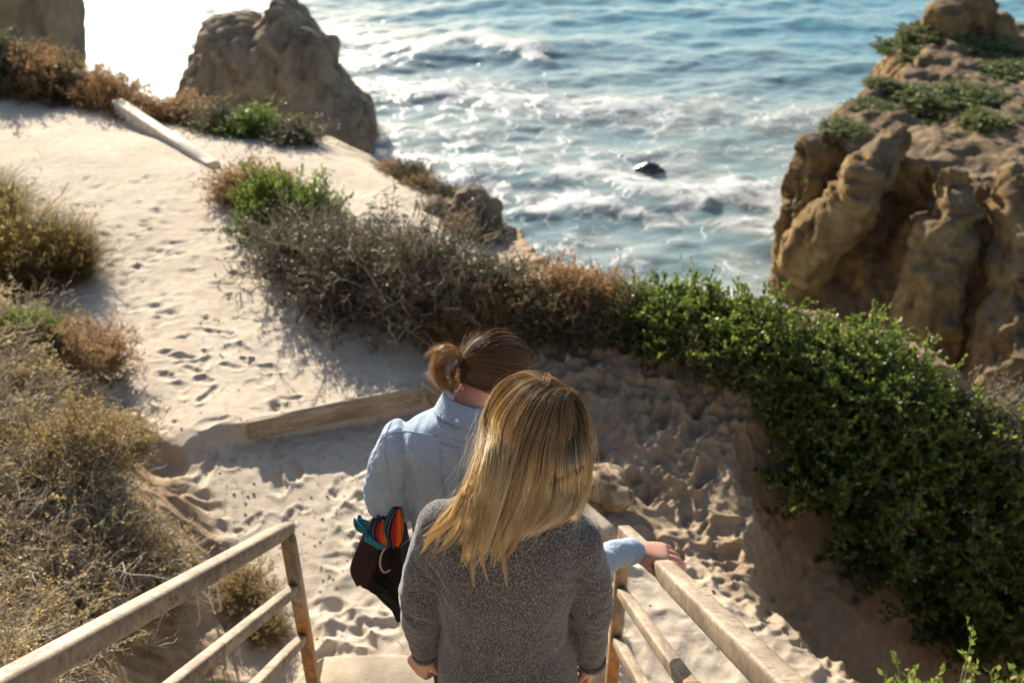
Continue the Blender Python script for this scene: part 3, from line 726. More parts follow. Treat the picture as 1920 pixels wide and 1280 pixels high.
def shrub_proto(kind, seed):
    """unit-size shrub (radius 1, height 1): foliage mesh and stem mesh"""
    F_, S_ = MB(), MB()
    if kind in ('green', 'bright'):
        P, q = branches(230, 1, 1, seed, wig=.5, base_r=.3); T = subtwigs(P, q, 5, .22, start=.4, up=.6)
        tubes(S_, P, np.linspace(.012, .004, P.shape[1])[None], 3, .35); tubes(S_, T, np.linspace(.005, .002, T.shape[1])[None], 3, .5)
        leaves(F_, T, q, 14, .070, .036, .15, .6, .6, (.5, .24)); leaves(F_, P, q, 12, .070, .036, .6, .6, .6, (.55, .24))
        q2 = q.randint(0, len(P), 44); Q = P[q2][:, -4:] + np.array([0, 0, .06]) + (P[q2][:, -1:] - P[q2][:, -4:-3]) * .5
        leaves(F_, Q, q, 22, .068, .032, .0, .4, .9, (.72, .2)); 
    elif kind == 'twiggy':
        P, q = branches(320, 1, 1, seed, wig=1.0, base_r=.15, seg=10); T = subtwigs(P, q, 7, .26, 6, .3, .3); U = subtwigs(T, q, 1, .12, 4, .3, .3)
        tubes(S_, P, np.linspace(.012, .004, P.shape[1])[None], 3, q.uniform(.2, .9, (len(P), 1))); tubes(S_, T, np.linspace(.0045, .002, T.shape[1])[None], 3, q.uniform(.2, .95, (len(T), 1)))
        tubes(S_, U, .002, 3, q.uniform(.3, .95, (len(U), 1)))
        leaves(F_, T, q, 16, .040, .018, .1, .7, .3, (.45, .2)); leaves(F_, P, q, 16, .045, .02, .4, .7, .3, (.45, .2))
    elif kind == 'rust':
        P, q = branches(260, 1, 1, seed, wig=.6, base_r=.2); T = subtwigs(P, q, 7, .22, 5, .35, .5)
        tubes(S_, P, np.linspace(.009, .003, P.shape[1])[None], 3, .4); tubes(S_, T, .0022, 3, .5)
        leaves(F_, T, q, 18, .034, .019, .1, .9, .4, (.5, .22))
    elif kind == 'olive':
        P, q = branches(260, 1, 1, seed, wig=.7, base_r=.2); T = subtwigs(P, q, 7, .22, 5, .3, .4)
        tubes(S_, P, np.linspace(.011, .004, P.shape[1])[None], 3, .4); tubes(S_, T, .0026, 3, .5)
        leaves(F_, T, q, 18, .046, .020, .0, .7, .4, (.45, .24))
    elif kind == 'grass':
        P, q = branches(2600, 1, 1, seed, seg=8, wig=.35, base_r=.45)
        tubes(F_, P, np.linspace(.006, .0012, 8)[None] * q.uniform(.6, 1.2, (len(P), 1)), 3, np.clip(q.normal(.5, .25, (len(P), 1)), 0, 1), flat=.3)
        T = subtwigs(P[::4], q, 1, .12, 4, .7, .8); leaves(F_, T, q, 7, .03, .012, 0, .4, .4, (.7, .2))
        P, q = branches(60, .9, .9, seed + 1); tubes(S_, P, .004, 3, .5)
    elif kind == 'cover':
        P, q = branches(200, 1, 1, seed, wig=.4, base_r=.8); T = subtwigs(P, q, 5, .2, 5, .2, .5)
        tubes(S_, P, .008, 3, .3); leaves(F_, T, q, 12, .10, .05, .0, .7, .6, (.5, .22))
    return F_.mesh(kind + '_foliage'), S_.mesh(kind + '_stems')
PROTO = {}
FM = {'green': 'green', 'bright': 'bright', 'twiggy': 'greyleaf', 'rust': 'rustleaf', 'olive': 'olive', 'grass': 'grass', 'cover': 'cover'}
def shrub(kind, p, r, h, label, cat='shrub', group=None, variant=0, rx=None, name=None, mat=None, rz=None):
    key = (kind, variant)
    if key not in PROTO: PROTO[key] = shrub_proto(kind, 100 + variant * 7 + len(kind))
    fm, sm = PROTO[key]
    nm = name or {'green': 'leafy_shrub', 'bright': 'leafy_shrub', 'twiggy': 'twiggy_shrub', 'rust': 'dry_shrub', 'olive': 'olive_shrub', 'grass': 'grass_tuft', 'cover': 'succulent_mat'}[kind]
    e = empty(nm, p, 0)
    e.rotation_euler[2] = rnd.uniform(0, 6.28) if rz is None else rz
    e.scale = (r, (rx or r), h)
    f = bpy.data.objects.new('foliage', fm); s = bpy.data.objects.new('stems', sm)
    for o, mt in ((f, MAT[mat or FM[kind]]), (s, MAT['twig'])):
        if not o.data.materials: o.data.materials.append(mt)
        elif o.data.materials[0] != mt:
            o.material_slots[0].link = 'OBJECT'; o.material_slots[0].material = mt
        scene.collection.objects.link(o); o.parent = e
    tag(e, label, cat, group); return e
def at(u, v, dz=-.03): p = hit(u, v); p[2] += dz; return p
# middle strip
MS = 'shrubs of the strip between the path and the ledge'
S = [
 ('rust', 462, 372, .42, .38, 0, 'rust-brown feathery shrub at the far tip of the strip beside the path'),
 ('rust', 515, 350, .30, .18, 1, 'low pinkish brown shrub behind the bright green leaves at the strip tip'),
 ('bright', 520, 425, .40, .50, 0, 'bright yellow-green leafy shrub on the path edge near the strip tip'),
 ('bright', 590, 440, .34, .46, 1, 'yellow-green leafy shrub just right of its brighter neighbour, above the twigs'),
 ('twiggy', 575, 505, .50, .50, 0, 'brown twiggy shrub overhanging the lit path, below the bright green leaves'),
 ('olive', 670, 490, .46, .32, 0, 'grey-green shrub behind the bare twigs, facing the sandy ledge'),
 ('twiggy', 660, 560, .56, .58, 1, 'large bare grey twiggy shrub casting the jagged shadow on the path'),
 ('twiggy', 775, 545, .54, .36, 2, 'grey twiggy shrub with a pale flat top in the middle of the strip'),
 ('twiggy', 800, 590, .52, .68, 0, 'dark tangled twiggy shrub above the bun of the person in blue'),
 ('olive', 890, 580, .50, .42, 1, 'dark olive shrub right of the pale-topped twiggy one'),
 ('olive', 965, 590, .48, .42, 0, 'yellowish olive shrub just left of the orange-brown one'),
 ('bright', 815, 600, .20, .30, 1, 'small soft green plant in the shadow under the dark twigs'),
 ('rust', 850, 640, .28, .30, 1, 'small tan feathery plant right behind the bun'),
 ('rust', 915, 625, .26, .42, 0, 'upright tan feathery plant behind the brown-haired head'),
 ('rust', 1055, 592, .42, .44, 1, 'orange-brown fluffy shrub against the white surf'),
 ('rust', 1118, 598, .36, .42, 0, 'orange-brown shrub touching the left end of the green hedge'),
 ('olive', 1020, 620, .34, .34, 1, 'dark low shrub in shade under the orange-brown ones'),
 ('olive', 1125, 628, .34, .36, 0, 'dark low shrub in shade at the left foot of the green hedge'),
]
for k, u, v, r, h, var, lab in S: shrub(k, at(u, v), r, h, lab, group=MS, variant=var)
# right hedge
MH = 'green leafy shrubs on the right'
H_ = [
 (1215, 625, .40, .38, 'green leafy shrub at the left end of the hedge, beside the orange-brown one'),
 (1300, 650, .46, .40, 'green leafy shrub with tall sprigs in front of the white surf'),
 (1400, 675, .48, .40, 'green leafy shrub with a pale bare twig at its foot, below the headland corner'),
 (1490, 715, .50, .42, 'bright green leafy shrub whose left foot meets the trampled sand'),
 (1595, 745, .55, .50, 'green leafy shrub with reddish shoots against the headland foot'),
 (1505, 790, .40, .42, 'lower green shrub bulging over the sand at the middle of the hedge'),
 (1640, 830, .58, .52, 'broad green shrub in the middle of the slope, yellow leaves in it'),
 (1745, 850, .50, .42, 'grey-green shrub on the crest where the hedge runs down to the right'),
 (1870, 950, .50, .40, 'grey-green shrub at the right frame edge above the dark slope'),
 (1590, 915, .56, .62, 'dark green shrub in shade over the end of the trampled sand'),
 (1745, 930, .62, .66, 'dark green shrub in the middle of the shaded slope'),
 (1880, 980, .62, .62, 'dark green shrub in shade at the right frame edge'),
 (1700, 1040, .56, .58, 'dark shrub in deep shade hanging over the bare sand'),
 (1830, 1090, .55, .62, 'darkest shrub, lowest of the hedge at the right frame edge'),
 (1790, 1165, .42, .45, 'dark low shrub in the deepest shade just above the lit sprigs'),
 (1930, 1180, .50, .70, 'dark shrub cut by the frame edge above the sprigs'),
]
for i, (u, v, r, h, lab) in enumerate(H_): shrub('green', at(u, v), r * (1 if i < 9 else 1.25), h * rnd.uniform(.9, 1.2), lab, group=MH, variant=i % 4)
for (u, v, r, h, lab, var) in [(1815, 850, .42, .46, 'grey bare twiggy shrub on the crest near the right frame edge', 0), (1880, 905, .40, .40, 'grey twiggy shrub at the right frame edge, half in shade', 1), (1320, 690, .26, .30, 'bare twiggy shrub at the shaded foot of the hedge beside the pale branch', 2), (1160, 610, .26, .36, 'thin brown shrub between the orange-brown shrub and the hedge', 0)]:
    shrub('twiggy', at(u, v), r, h, lab, variant=var)
# bottom right sprigs
for i, (u, v, r, h, lab) in enumerate([(1.80, 2.82, .20, .50, 'small leafy sprig at the bottom, left of the tall reddish stem'), (2.06, 2.86, .10, .84, 'tall reddish stem with small green leaves near the bottom right corner'), (2.22, 2.80, .22, .66, 'leafy green sprig in the bottom right corner')]):
    p = np.array([u, v, HB(np.array([u]), np.array([v]))[0] - .02]); q = np.random.RandomState(60 + i); F_, S_ = MB(), MB()
    P, q = branches(12 if i != 1 else 3, r, h, 300 + i, wig=.25, base_r=.3, dome=.35); T = subtwigs(P, q, 3, .05, 4, .2, .8)
    tubes(S_, P, np.linspace(.003, .0012, 9)[None], 5, .6); tubes(S_, T, .001, 4, .6); leaves(F_, P, q, 15, .046, .022, .15, .6, .5, (.6, .2)); leaves(F_, T, q, 4, .036, .018, .3, .5, .5, (.7, .2))
    e = empty('leafy_sprig', p); F_.build('foliage', MAT['bright'], e); S_.build('stems', MAT['twig'], e); tag(e, lab, 'plant')
# far end of the path
U = [
 ('rust', 75, 178, .62, .62, 0, 'brown bushy shrub at the far left end of the path'),
 ('olive', 140, 196, .62, .58, 1, 'rounded brown-green shrub shading the far end of the path'),
 ('rust', 210, 205, .55, .50, 1, 'brown shrub sloping down to the top end of the bleached beam'),
 ('rust', 275, 222, .50, .36, 0, 'low brown scrub just beyond the bleached beam'),
 ('rust', 345, 234, .52, .36, 1, 'low brown scrub in front of the left foot of the sea stack'),
 ('olive', 0, 165, .65, .70, 0, 'dark shrub at the left frame edge below the bluff'),
 ('bright', 475, 256, .42, .32, 0, 'green shrub in front of the sea stack foot'),
 ('olive', 425, 248, .45, .36, 1, 'dry olive scrub left of the green shrub under the sea stack'),
 ('olive', 550, 264, .38, .26, 0, 'low greenish scrub on the rim right of the green shrub'),
 ('grass', 722, 312, .28, .28, 0, 'pale green grass tuft on the rim of the ledge'),
 ('rust', 735, 325, .26, .16, 0, 'brownish scrub on the ledge slope below the pale grass tuft'),
 ('rust', 790, 352, .28, .16, 1, 'brownish scrub midway down the ledge rim'),
 ('olive', 775, 338, .26, .22, 1, 'greenish scrub on the seaward rim of the ledge'),
 ('olive', 838, 375, .24, .18, 0, 'olive scrub beside the grey outcrop'),
 ('rust', 865, 430, .24, .16, 0, 'rust and yellow scrub at the lower tip of the ledge'),
 ('olive', 900, 445, .26, .16, 1, 'dark scrub under the outcrop at the very tip of the ledge'),
]
for k, u, v, r, h, var, lab in U: shrub(k, at(u, v), r, h, lab, variant=var)
# left of the path
L_ = [
 ('grass', 10, 515, .85, .80, 0, 'big golden green grass bush at the left frame edge by the path'),
 ('grass', 110, 515, .50, .55, 1, 'right half of the big grass bushes, leaning over the lit path'),
 ('grass', -40, 420, .60, .60, 1, 'golden grass bush cut by the left frame edge, farther up the path'),
 ('rust', 185, 690, .32, .34, 0, 'tan fluffy tuft on the corner of the left bank'),
 ('bright', 55, 640, .22, .22, 1, 'small fresh green plant among dry twigs on the left bank'),
 ('rust', 110, 690, .34, .30, 1, 'small straw-coloured plant left of the tan tuft'),
 ('straw', 150, 880, .34, .36, 0, 'golden dry plant in the middle of the left bank'),
 ('straw', 225, 850, .28, .26, 1, 'small golden dry plant at the edge of the bare dirt'),
 ('straw', 455, 1120, .22, .22, 0, 'straw-coloured grass seen between the left rails'),
 ('straw', 500, 1190, .16, .18, 1, 'small straw tuft at the foot of the left railing post'),
]
for k, u, v, r, h, var, lab in L_:
    if k == 'straw': shrub('rust', at(u, v), r, h, lab, 'plant', variant=var, mat='straw', name='dry_plant')
    else: shrub(k, at(u, v), r, h, lab, variant=var)
# tangled dry brush over the bank: nobody could count it
P_all = MB(); LV = MB(); q = np.random.RandomState(5)
def inside(px, u, v):
    c_ = False
    for (x1, y1), (x2, y2) in zip(px, px[1:] + px[:1]):
        if (y1 > v) != (y2 > v) and u < (x2 - x1) * (v - y1) / (y2 - y1) + x1: c_ = not c_
    return c_
poly = [(-180, 545), (60, 560), (140, 600), (205, 720), (220, 800), (205, 860), (250, 930), (285, 1000), (340, 1070), (370, 1120), (290, 1160), (200, 1170), (100, 1260), (60, 1400), (-260, 1400), (-300, 700)]
n = 0
while n < 330:
    u, v = q.uniform(-300, 450), q.uniform(570, 1400)
    if not inside(poly, u, v): continue
    p = hit(u, v); n += 1
    r = q.uniform(.10, .24); h = r * q.uniform(.5, 1.1)
    P, qq = branches(26, r, h, 1000 + n, seg=7, wig=1.1, base_r=.3, dome=1.0); P = P + p - [0, 0, .02]
    T = subtwigs(P, qq, 4, r * .5, 5, .2, .2)
    tt = np.clip(qq.uniform(.25, .8) + qq.uniform(-.2, .35, (len(P), 1)), .1, 1)
    tubes(P_all, P, np.linspace(.0035, .0012, 7)[None] * qq.uniform(.6, 1.3, (len(P), 1)), 3, tt); tubes(P_all, T, .0011, 3, qq.uniform(.35, 1, (len(T), 1)))
    leafy_ = qq.rand() < .25
    leaves(LV, T, qq, 12 if leafy_ else 3, .017 if leafy_ else .012, .009 if leafy_ else .006, .1, .7, .3, (.6, .25))
V1 = MB(); V1.v = P_all.v; V1.f = P_all.f; V1.t = P_all.t; V1.n = P_all.n
e = P_all.build('dry_brush', MAT['twig']); tag(e, 'tangle of dry grey and straw twigs covering the left bank', 'brush', kind='stuff')
o = LV.build('dry_brush_leaves', MAT['straw']); tag(o, 'scatter of tiny dry leaves through the twig tangle on the left bank', 'brush', kind='stuff')
# bleached dead stems
for i, (u0, v0, u1, v1, lab) in enumerate([(365, 1175, 345, 1090, 'bleached dead stem standing between the rails, leftmost of three'), (400, 1150, 370, 1080, 'forked bleached dead stem between the rails, middle of three'), (412, 1145, 410, 1075, 'bleached dead stem between the rails, rightmost of three'),
        (45, 900, 75, 820, 'white bleached broken stem lying on twigs at the left frame edge'), (10, 1160, 90, 1175, 'pale fallen stem low on the left bank'), (90, 1150, 220, 1110, 'long pale fallen stalk reaching towards the left top rail')]):
    A = hit(u0, v0); Bq = W(u1, v1, A[1] + (.0 if i < 3 else .02)); 
    if i >= 3: Bq = hit(u1, v1) + [0, 0, .10]; A = A + [0, 0, .05]
    qq = np.random.RandomState(i); P = np.linspace(0, 1, 10)[:, None] * (Bq - A) + A + np.cumsum(qq.normal(0, .006, (10, 3)), 0)
    mb = MB(); tubes(mb, P[None], np.linspace(.007, .0025, 10)[None], 6, 1.0)
    T = subtwigs(P[None], qq, 6, .09, 5, .3, .3); tubes(mb, T, np.linspace(.003, .001, 5)[None], 4, 1.0)
    tag(mb.build('dead_stem', MAT['twig']), lab, 'stem')
# bare twigs poking from the hedge foot
for i, (u0, v0, u1, v1, lab) in enumerate([(1440, 700, 1390, 785, 'pale bare twig hanging from the hedge over the trampled sand'), (1300, 640, 1220, 635, 'pale bare branch at the left part of the hedge foot')]):
    A = hit(u0, v0) + [0, 0, .25]; Bq = hit(u1, v1) + [0, 0, .12]
    qq = np.random.RandomState(i + 40); P = np.linspace(0, 1, 10)[:, None] * (Bq - A) + A + np.cumsum(qq.normal(0, .012, (10, 3)), 0)
    mb = MB(); tubes(mb, P[None], np.linspace(.009, .003, 10)[None], 6, 1.0); T = subtwigs(P[None], qq, 7, .14, 5, .4, .2); tubes(mb, T, np.linspace(.004, .0015, 5)[None], 4, 1.0)
    tag(mb.build('bare_twig', MAT['twig']), lab, 'twig')
# headland plants
def on_cliff(u, v):
    d = ray(u, v); h = CLBVH.ray_cast(Vector((0, 0, CAMZ)), Vector(d).normalized()); return h[0]
for i, (u, v, r, h, lab) in enumerate([
 (1585, 172, 1.0, .32, 'green plant mat nearest the seaward corner of the headland top'), (1655, 160, .6, .25, 'small green plant mat right of the corner mat on the headland'),
 (1640, 205, .8, .25, 'low green mat below the corner mat on the headland top'), (1710, 100, 1.3, .4, 'green mat under the raised rock block of the headland'),
 (1740, 66, 1.1, .35, 'strip of green plants right against the raised rock block'), (1860, 95, 1.2, .4, 'green mat at the upper right of the headland top'),
 (1890, 140, 1.1, .4, 'green mat at the right frame edge of the headland top'), (1750, 190, 1.2, .42, 'large green mat in the middle of the headland top'),
 (1820, 185, 1.0, .4, 'green mat just right of the large middle mat'), (1745, 220, .9, .3, 'green mat in front of the large middle mat'), (1580, 240, .7, .22, 'dull green mat on the front rim of the headland'),
 (1845, 240, .8, .5, 'dark plant in the gully at the right of the headland top')]):
    p = on_cliff(u, v)
    if p is None: continue
    shrub('cover', np.array(p) - [0, 0, .06], r, h, lab, 'plant', 'green mats on the headland', i % 2)

# grit, pebbles and plant litter scattered over the sand: nobody could count it
q = np.random.RandomState(77); mb = MB(); n = 0
while n < 900:
    x, y = q.uniform(-2.6, 3.0), q.uniform(2.95, 7.0)
    if q.rand() < .35: x, y = q.uniform(-1.9, -.9), q.uniform(3.0, 5.2)
    j, i = np.searchsorted(gy, y), np.searchsorted(gx, x); z = GZ[j, i]
    if GE[j, i] < .2: continue
    n += 1; s_ = q.uniform(.003, .009)
    if q.rand() < .45: ellipsoid(mb, [x, y, z + s_ * .4], (s_ * 1.2, 0, 0), (0, s_, 0), (0, 0, s_ * .7), 5, 7)
    else:
        a_ = q.uniform(0, 6.28); L_ = q.uniform(.02, .08); P = np.array([[x + math.cos(a_) * L_ * k + q.normal(0, .002), y + math.sin(a_) * L_ * k + q.normal(0, .002), z + .004 + q.uniform(0, .004)] for k in (0, .33, .66, 1)])
        tubes(mb, P[None], .0014, 4, q.uniform(.2, .9))
mb.t = [np.full(len(v), q.uniform(.2, .9)) for v in mb.v]
o = mb.build('sand_litter', MAT['twig']); tag(o, 'grit, small pebbles and bits of dry stalk scattered over the sand', 'litter', kind='stuff')
# ------------------------------------------------------------------ people
def mat_skin(name, col):
    m = M(name, rough=.48, spec=.35); t = NT(m)
    c = t.mix(t.fr(t.noise(9, 4), .4, .65, 0, .5), col, (col[0] * .9, col[1] * .62, col[2] * .55))
    t.base(t.mix(t.fr(t.noise(140, 3), .5, .7, 0, .25), c, (col[0] * .7, col[1] * .5, col[2] * .42)))
    t.b.inputs['Subsurface Weight'].default_value = .15; t.b.inputs['Subsurface Radius'].default_value = (.02, .007, .004); t.b.inputs['Subsurface Scale'].default_value = .4
    t.bump(t.noise(260, 3), .25, .001); return m
SKIN1 = mat_skin('fair skin', (.56, .33, .23)); SKIN2 = mat_skin('sun-flushed skin', (.50, .27, .19))
def mat_hair(name, dark, mid, light, tip):
    m = M(name, rough=.38, spec=.6); t = NT(m)
    c = t.ramp(t.attr('tint'), [(0, dark), (.35, mid), (.7, light), (1, tip)])
    t.base(c); t.b.inputs['Anisotropic'].default_value = .0
    tr = t.n('BsdfTranslucent'); t.l(c, tr.inputs[0]); mx = t.n('MixShader'); mx.inputs[0].default_value = .38
    t.l(t.b.outputs[0], mx.inputs[1]); t.l(tr.outputs[0], mx.inputs[2]); t.l(mx.outputs[0], t.out.inputs[0]); return m
BLONDE = mat_hair('blonde hair', (.06, .034, .018), (.29, .175, .08), (.76, .55, .26), (.97, .84, .56))
BROWN = mat_hair('brown hair', (.035, .018, .010), (.12, .062, .028), (.34, .19, .08), (.62, .40, .19))

def head(mb, c, fwd, up, s=1.0):
    """c = centre of the skull; adds a head with a face, ears and jaw"""
    f = unit(np.array(fwd, float)); u = np.array(up, float); u = unit(u - f * u.dot(f)); r = np.cross(f, u)
    def E(x, y, z, a, b, d, n=14): ellipsoid(mb, c + (r * x + f * y + u * z) * s, r * a * s, f * b * s, u * d * s, n, 24)
    E(0, -.005, .015, .076, .097, .092)                      # cranium
    E(0, .030, -.035, .062, .066, .078)                      # face
    E(0, .045, -.088, .040, .044, .034)                      # chin and jaw
    E(.034, .01, -.072, .026, .044, .034); E(-.034, .01, -.072, .026, .044, .034)
    E(0, .095, -.028, .011, .020, .024, 10); E(0, .090, -.004, .009, .014, .026, 10)   # nose
    E(0, .084, .012, .045, .014, .011, 10)                   # brow
    E(0, .088, -.066, .022, .010, .006, 8); E(0, .086, -.077, .019, .010, .007, 8)     # lips
    for q in (1, -1):
        E(.036 * q, .070, -.022, .020, .018, .014, 8)        # cheekbones
        E(.079 * q, -.008, -.018, .008, .020, .031, 10)      # ear
    return f, u, r
def face_parts(c, f, u, r, s, parent):
    ew = M('eye white', col=(.75, .73, .7), rough=.2); ir = M('iris', col=(.06, .045, .03), rough=.15)
    for q in (1, -1):
        e = MB(); ellipsoid(e, c + (r * .031 * q + f * .079 - u * .002) * s, r * .012 * s, f * .012 * s, u * .009 * s, 10, 16)
        o = e.build('eye', ew, parent); i = MB(); ellipsoid(i, c + (r * .031 * q + f * .0895 - u * .002) * s, r * .0052 * s, f * .0022 * s, u * .0052 * s, 6, 12)
        i.build('iris', ir, o)
def hand(mb, wrist, dirn, palm_n, s=1.0, curl=(.35, .45, .5, .55), thumb_side=1, spread=.10, thumb_curl=.3, curls2=None):
    """wrist point, finger direction, palm normal (palm faces it); thumb on +side = cross(dirn, palm_n)*thumb_side"""
    d = unit(np.array(dirn, float)); n = np.array(palm_n, float); n = unit(n - d * n.dot(d)); sd_ = np.cross(d, n) * thumb_side
    wrist = np.asarray(wrist, float)
    secs = []
    for t_, wd, th in ((-.03, .026, .019), (0, .028, .018), (.02, .033, .017), (.05, .040, .0155), (.075, .041, .0145), (.088, .038, .012)):
        secs.append((wrist + d * t_ * s, sd_ * wd * s, n * th * s))
    loft(mb, secs, 20, 2.6)
    ellipsoid(mb, wrist + (d * .03 + sd_ * .026 + n * .010) * s, d * .028 * s, sd_ * .017 * s, n * .014 * s, 10, 14)
    ln = (.070, .078, .072, .056); rr = (.0088, .0090, .0086, .0076)
    tips = []
    for i in range(4):
        off = (.031 - .0207 * i); a0 = spread * (1.5 - i) * .55
        dd = unit(d + sd_ * a0); p = wrist + (d * (.082 - .004 * abs(i - 1)) + sd_ * off) * s
        pts = [p - dd * .012 * s, p]; ang = 0; cur = dd; cc = curl[i] if curls2 is None else None
        for k, fr_ in enumerate((.44, .30, .26)):
            a_ = (curl[i] * (1.0, 1.15, .8)[k]) if curls2 is None else curls2[i][k]
            ang += a_; cur = dd * math.cos(ang) + n * math.sin(ang)
            p = p + cur * ln[i] * fr_ * s; pts.append(p)
        limb(mb, pts, np.array([1.05, 1.08, .98, .92, .78]) * rr[i] * s, 14, 12, side=sd_); tips.append((p, cur, np.cross(cur, sd_)))
        ellipsoid(mb, pts[2], dd * .0092 * s, sd_ * rr[i] * 1.02 * s, n * rr[i] * s, 6, 10)
    b = wrist + (d * .022 + sd_ * .030 + n * .008) * s
    t1 = unit(d * .75 + sd_ * .65 + n * .35); t2 = unit(d * .95 + sd_ * (.35 - thumb_curl) + n * (.3 + thumb_curl))
    limb(mb, [b - t1 * .01 * s, b, b + t1 * .034 * s, b + t1 * .034 * s + t2 * .026 * s, b + t1 * .034 * s + t2 * .047 * s], np.array([.013, .0125, .0105, .0098, .0082]) * s, 14, 12)
    return tips
def nails(tips, s, parent, mat):
    for (p, cur, bk) in tips:
        mb = MB(); q = p + cur * .001 * s + bk * .0052 * s
        ellipsoid(mb, q, cur * .0058 * s, np.cross(cur, bk) * .0048 * s, bk * .0014 * s, 6, 12); mb.build('nail', mat, parent)
def fold(me, amp, fn):
    V = co_of(me); N = no_of(me); V = V + N * (amp * fn(V))[:, None]; set_co(me, V)
def ring_along(mb, p, t, r, th, ln, side=(1, .2, .1)):
    t = unit(np.array(t, float)); A = np.array(side, float); A -= t * A.dot(t); A = unit(A); B = np.cross(t, A)
    loft(mb, [(p + t * x, A * q, B * q) for x, q in ((0, r - th), (.001, r), (ln * .5, r + .001), (ln - .001, r), (ln, r - th))], 28)

# ================= the woman
def build_woman():
    Yb = 1.63; GZ_ = step_z(1.66)
    mb = MB()
    Hc = C(.042, 1.685, -1.368); fw = unit(np.array([-.10, .93, -.34])); upv = np.array([.10, .2, 1.0])
    f, u, r = head(mb, Hc, fw, upv, 1.0)
    limb(mb, [C(-.005, 1.635, -1.57), C(.0, 1.64, -1.50), C(.03, 1.67, -1.42)], [.062, .052, .055], 10)
    torso = [(-1.535, .055, .055, -.005, 1.63), (-1.565, .13, .07, -.01, 1.63), (-1.62, .165, .088, -.013, 1.63), (-1.72, .15, .10, -.015, 1.635), (-1.85, .128, .09, -.015, 1.645),
             (-1.97, .125, .088, -.012, 1.65), (-2.10, .155, .105, -.01, 1.65), (-2.2, .165, .115, -.01, 1.645), (-2.3, .15, .10, -.01, 1.65)]
    loft(mb, [(C(x, y, z), [a, 0, 0], [0, b, 0]) for z, a, b, x, y in torso], 28, 2.3)
    LA = [C(-.160, 1.63, -1.605), C(-.200, 1.640, -1.75), C(-.224, 1.655, -1.895), C(-.228, 1.685, -2.01), C(-.226, 1.703, -2.122)]
    RA = [C(.150, 1.63, -1.645), C(.176, 1.640, -1.77), C(.194, 1.655, -1.905), C(.199, 1.680, -2.035), C(.209, 1.698, -2.152)]
    for A in (LA, RA): limb(mb, A, [.050, .042, .036, .033, .025], 20)
    tl = hand(mb, LA[-1] + [-.004, .0, -.008], (-.30, .12, -.92), (.62, .70, -.1), .93, (.55, .62, .68, .75), 1 , .08)
    tr_ = hand(mb, RA[-1] + [0, .004, -.005], (-.02, .25, -.95), (-.9, .3, .1), .93, (.35, .4, .45, .5), -1, .1)
    for q in (-1, 1):
        x = -.012 + q * .082
        limb(mb, [C(x, 1.65, -2.22), C(x + q * .01, 1.68, -2.45), np.array([x + q * .01, 1.72, GZ_ + .49]), np.array([x + q * .01, 1.69, GZ_ + .30]), np.array([x + q * .01, 1.665, GZ_ + .08])], [.088, .076, .052, .050, .034], 26)
        limb(mb, [np.array([x + q * .01, 1.64, GZ_ + .045]), np.array([x + q * .015, 1.72, GZ_ + .04]), np.array([x + q * .02, 1.83, GZ_ + .03])], [.034, .036, .026], 12, flat=.8)
    me = remesh(mb, .0042, 4, .5, 'person'); body = link('person', me, SKIN1)
    tag(body, 'blonde woman in a grey heathered sweater seen from behind, walking down the steps', 'person')
    face_parts(Hc, f, u, r, 1.0, body)
    nl = M('nail', col=(.62, .38, .32), rough=.3); nails(tl, .93, body, nl); nails(tr_, .93, body, nl)
    # sweater
    mb = MB()
    sw = [(-1.505, .060, .060, .0, 1.635), (-1.528, .095, .072, -.004, 1.632), (-1.556, .142, .086, -.010, 1.63), (-1.60, .178, .102, -.014, 1.628), (-1.67, .182, .116, -.016, 1.63), (-1.76, .168, .122, -.017, 1.635), (-1.86, .155, .120, -.017, 1.645),
          (-1.96, .154, .120, -.015, 1.65), (-2.06, .171, .128, -.012, 1.652), (-2.16, .180, .137, -.010, 1.65), (-2.27, .190, .143, -.01, 1.65), (-2.40, .196, .148, -.01, 1.655)]
    loft(mb, [(C(x, y, z), [a, 0, 0], [0, b, 0]) for z, a, b, x, y in sw], 36, 2.35)
    for A in (LA, RA):
        P = [A[0] + [(.012 if A is LA else -.012), 0, .003], A[1], A[2], A[3], A[4] + (A[4] - A[3]) * -.12]
        limb(mb, P, [.068, .056, .050, .045, .036], 26, 24)
    me = remesh(mb, .0062, 14, .5, 'sweater')
    def fn(V):
        z = V[:, 2] - CAMZ; x = V[:, 0]; y = V[:, 1]
        arm = sstep(.175, .21, np.abs(x + .012))
        o = arm * np.exp(-((z + 1.90) / .10) ** 2) * (1 - 2 * np.abs(vnoise(x * 14, y * 14, z * 42 + x * 25, 3))) * .0055
        o += arm * .005 * fbm(x * 12, y * 12, z * 22, 3, 7)
        o += (1 - arm) * .013 * fbm(x * 9, y * 6, z * 2.6, 3, 8) * sstep(-1.68, -1.9, z)
        o += .0035 * fbm(x * 22, y * 22, z * 14, 2, 9)
        ax = np.exp(-((np.abs(x + .012) - .165) / .03) ** 2) * np.exp(-((z + 1.72) / .07) ** 2)
        o += -ax * .004 * (1 + np.sin(z * 120 + x * 160))
        return o
    fold(me, 1.0, fn)
    m = M('grey heather knit', rough=.95, spec=.1); t = NT(m)
    v = t.coord((1, 1, .55)); n = t.noise(300, 3, .6, .2, v); n2 = t.noise(620, 3, .7, 0, t.coord((1, 1, .5)))
    c = t.ramp(t.math('ADD', t.math('MULTIPLY', n, .65), t.math('MULTIPLY', n2, .35)), [(.40, (.036, .035, .038)), (.50, (.078, .074, .077)), (.62, (.24, .23, .225))])
    t.base(c); t.b.inputs['Sheen Weight'].default_value = .35; t.b.inputs['Sheen Roughness'].default_value = .4
    p = t.bump(n, .5, .003); t.bump(n2, .5, .0015, p)
    sweater = link('sweater', me, m, body)
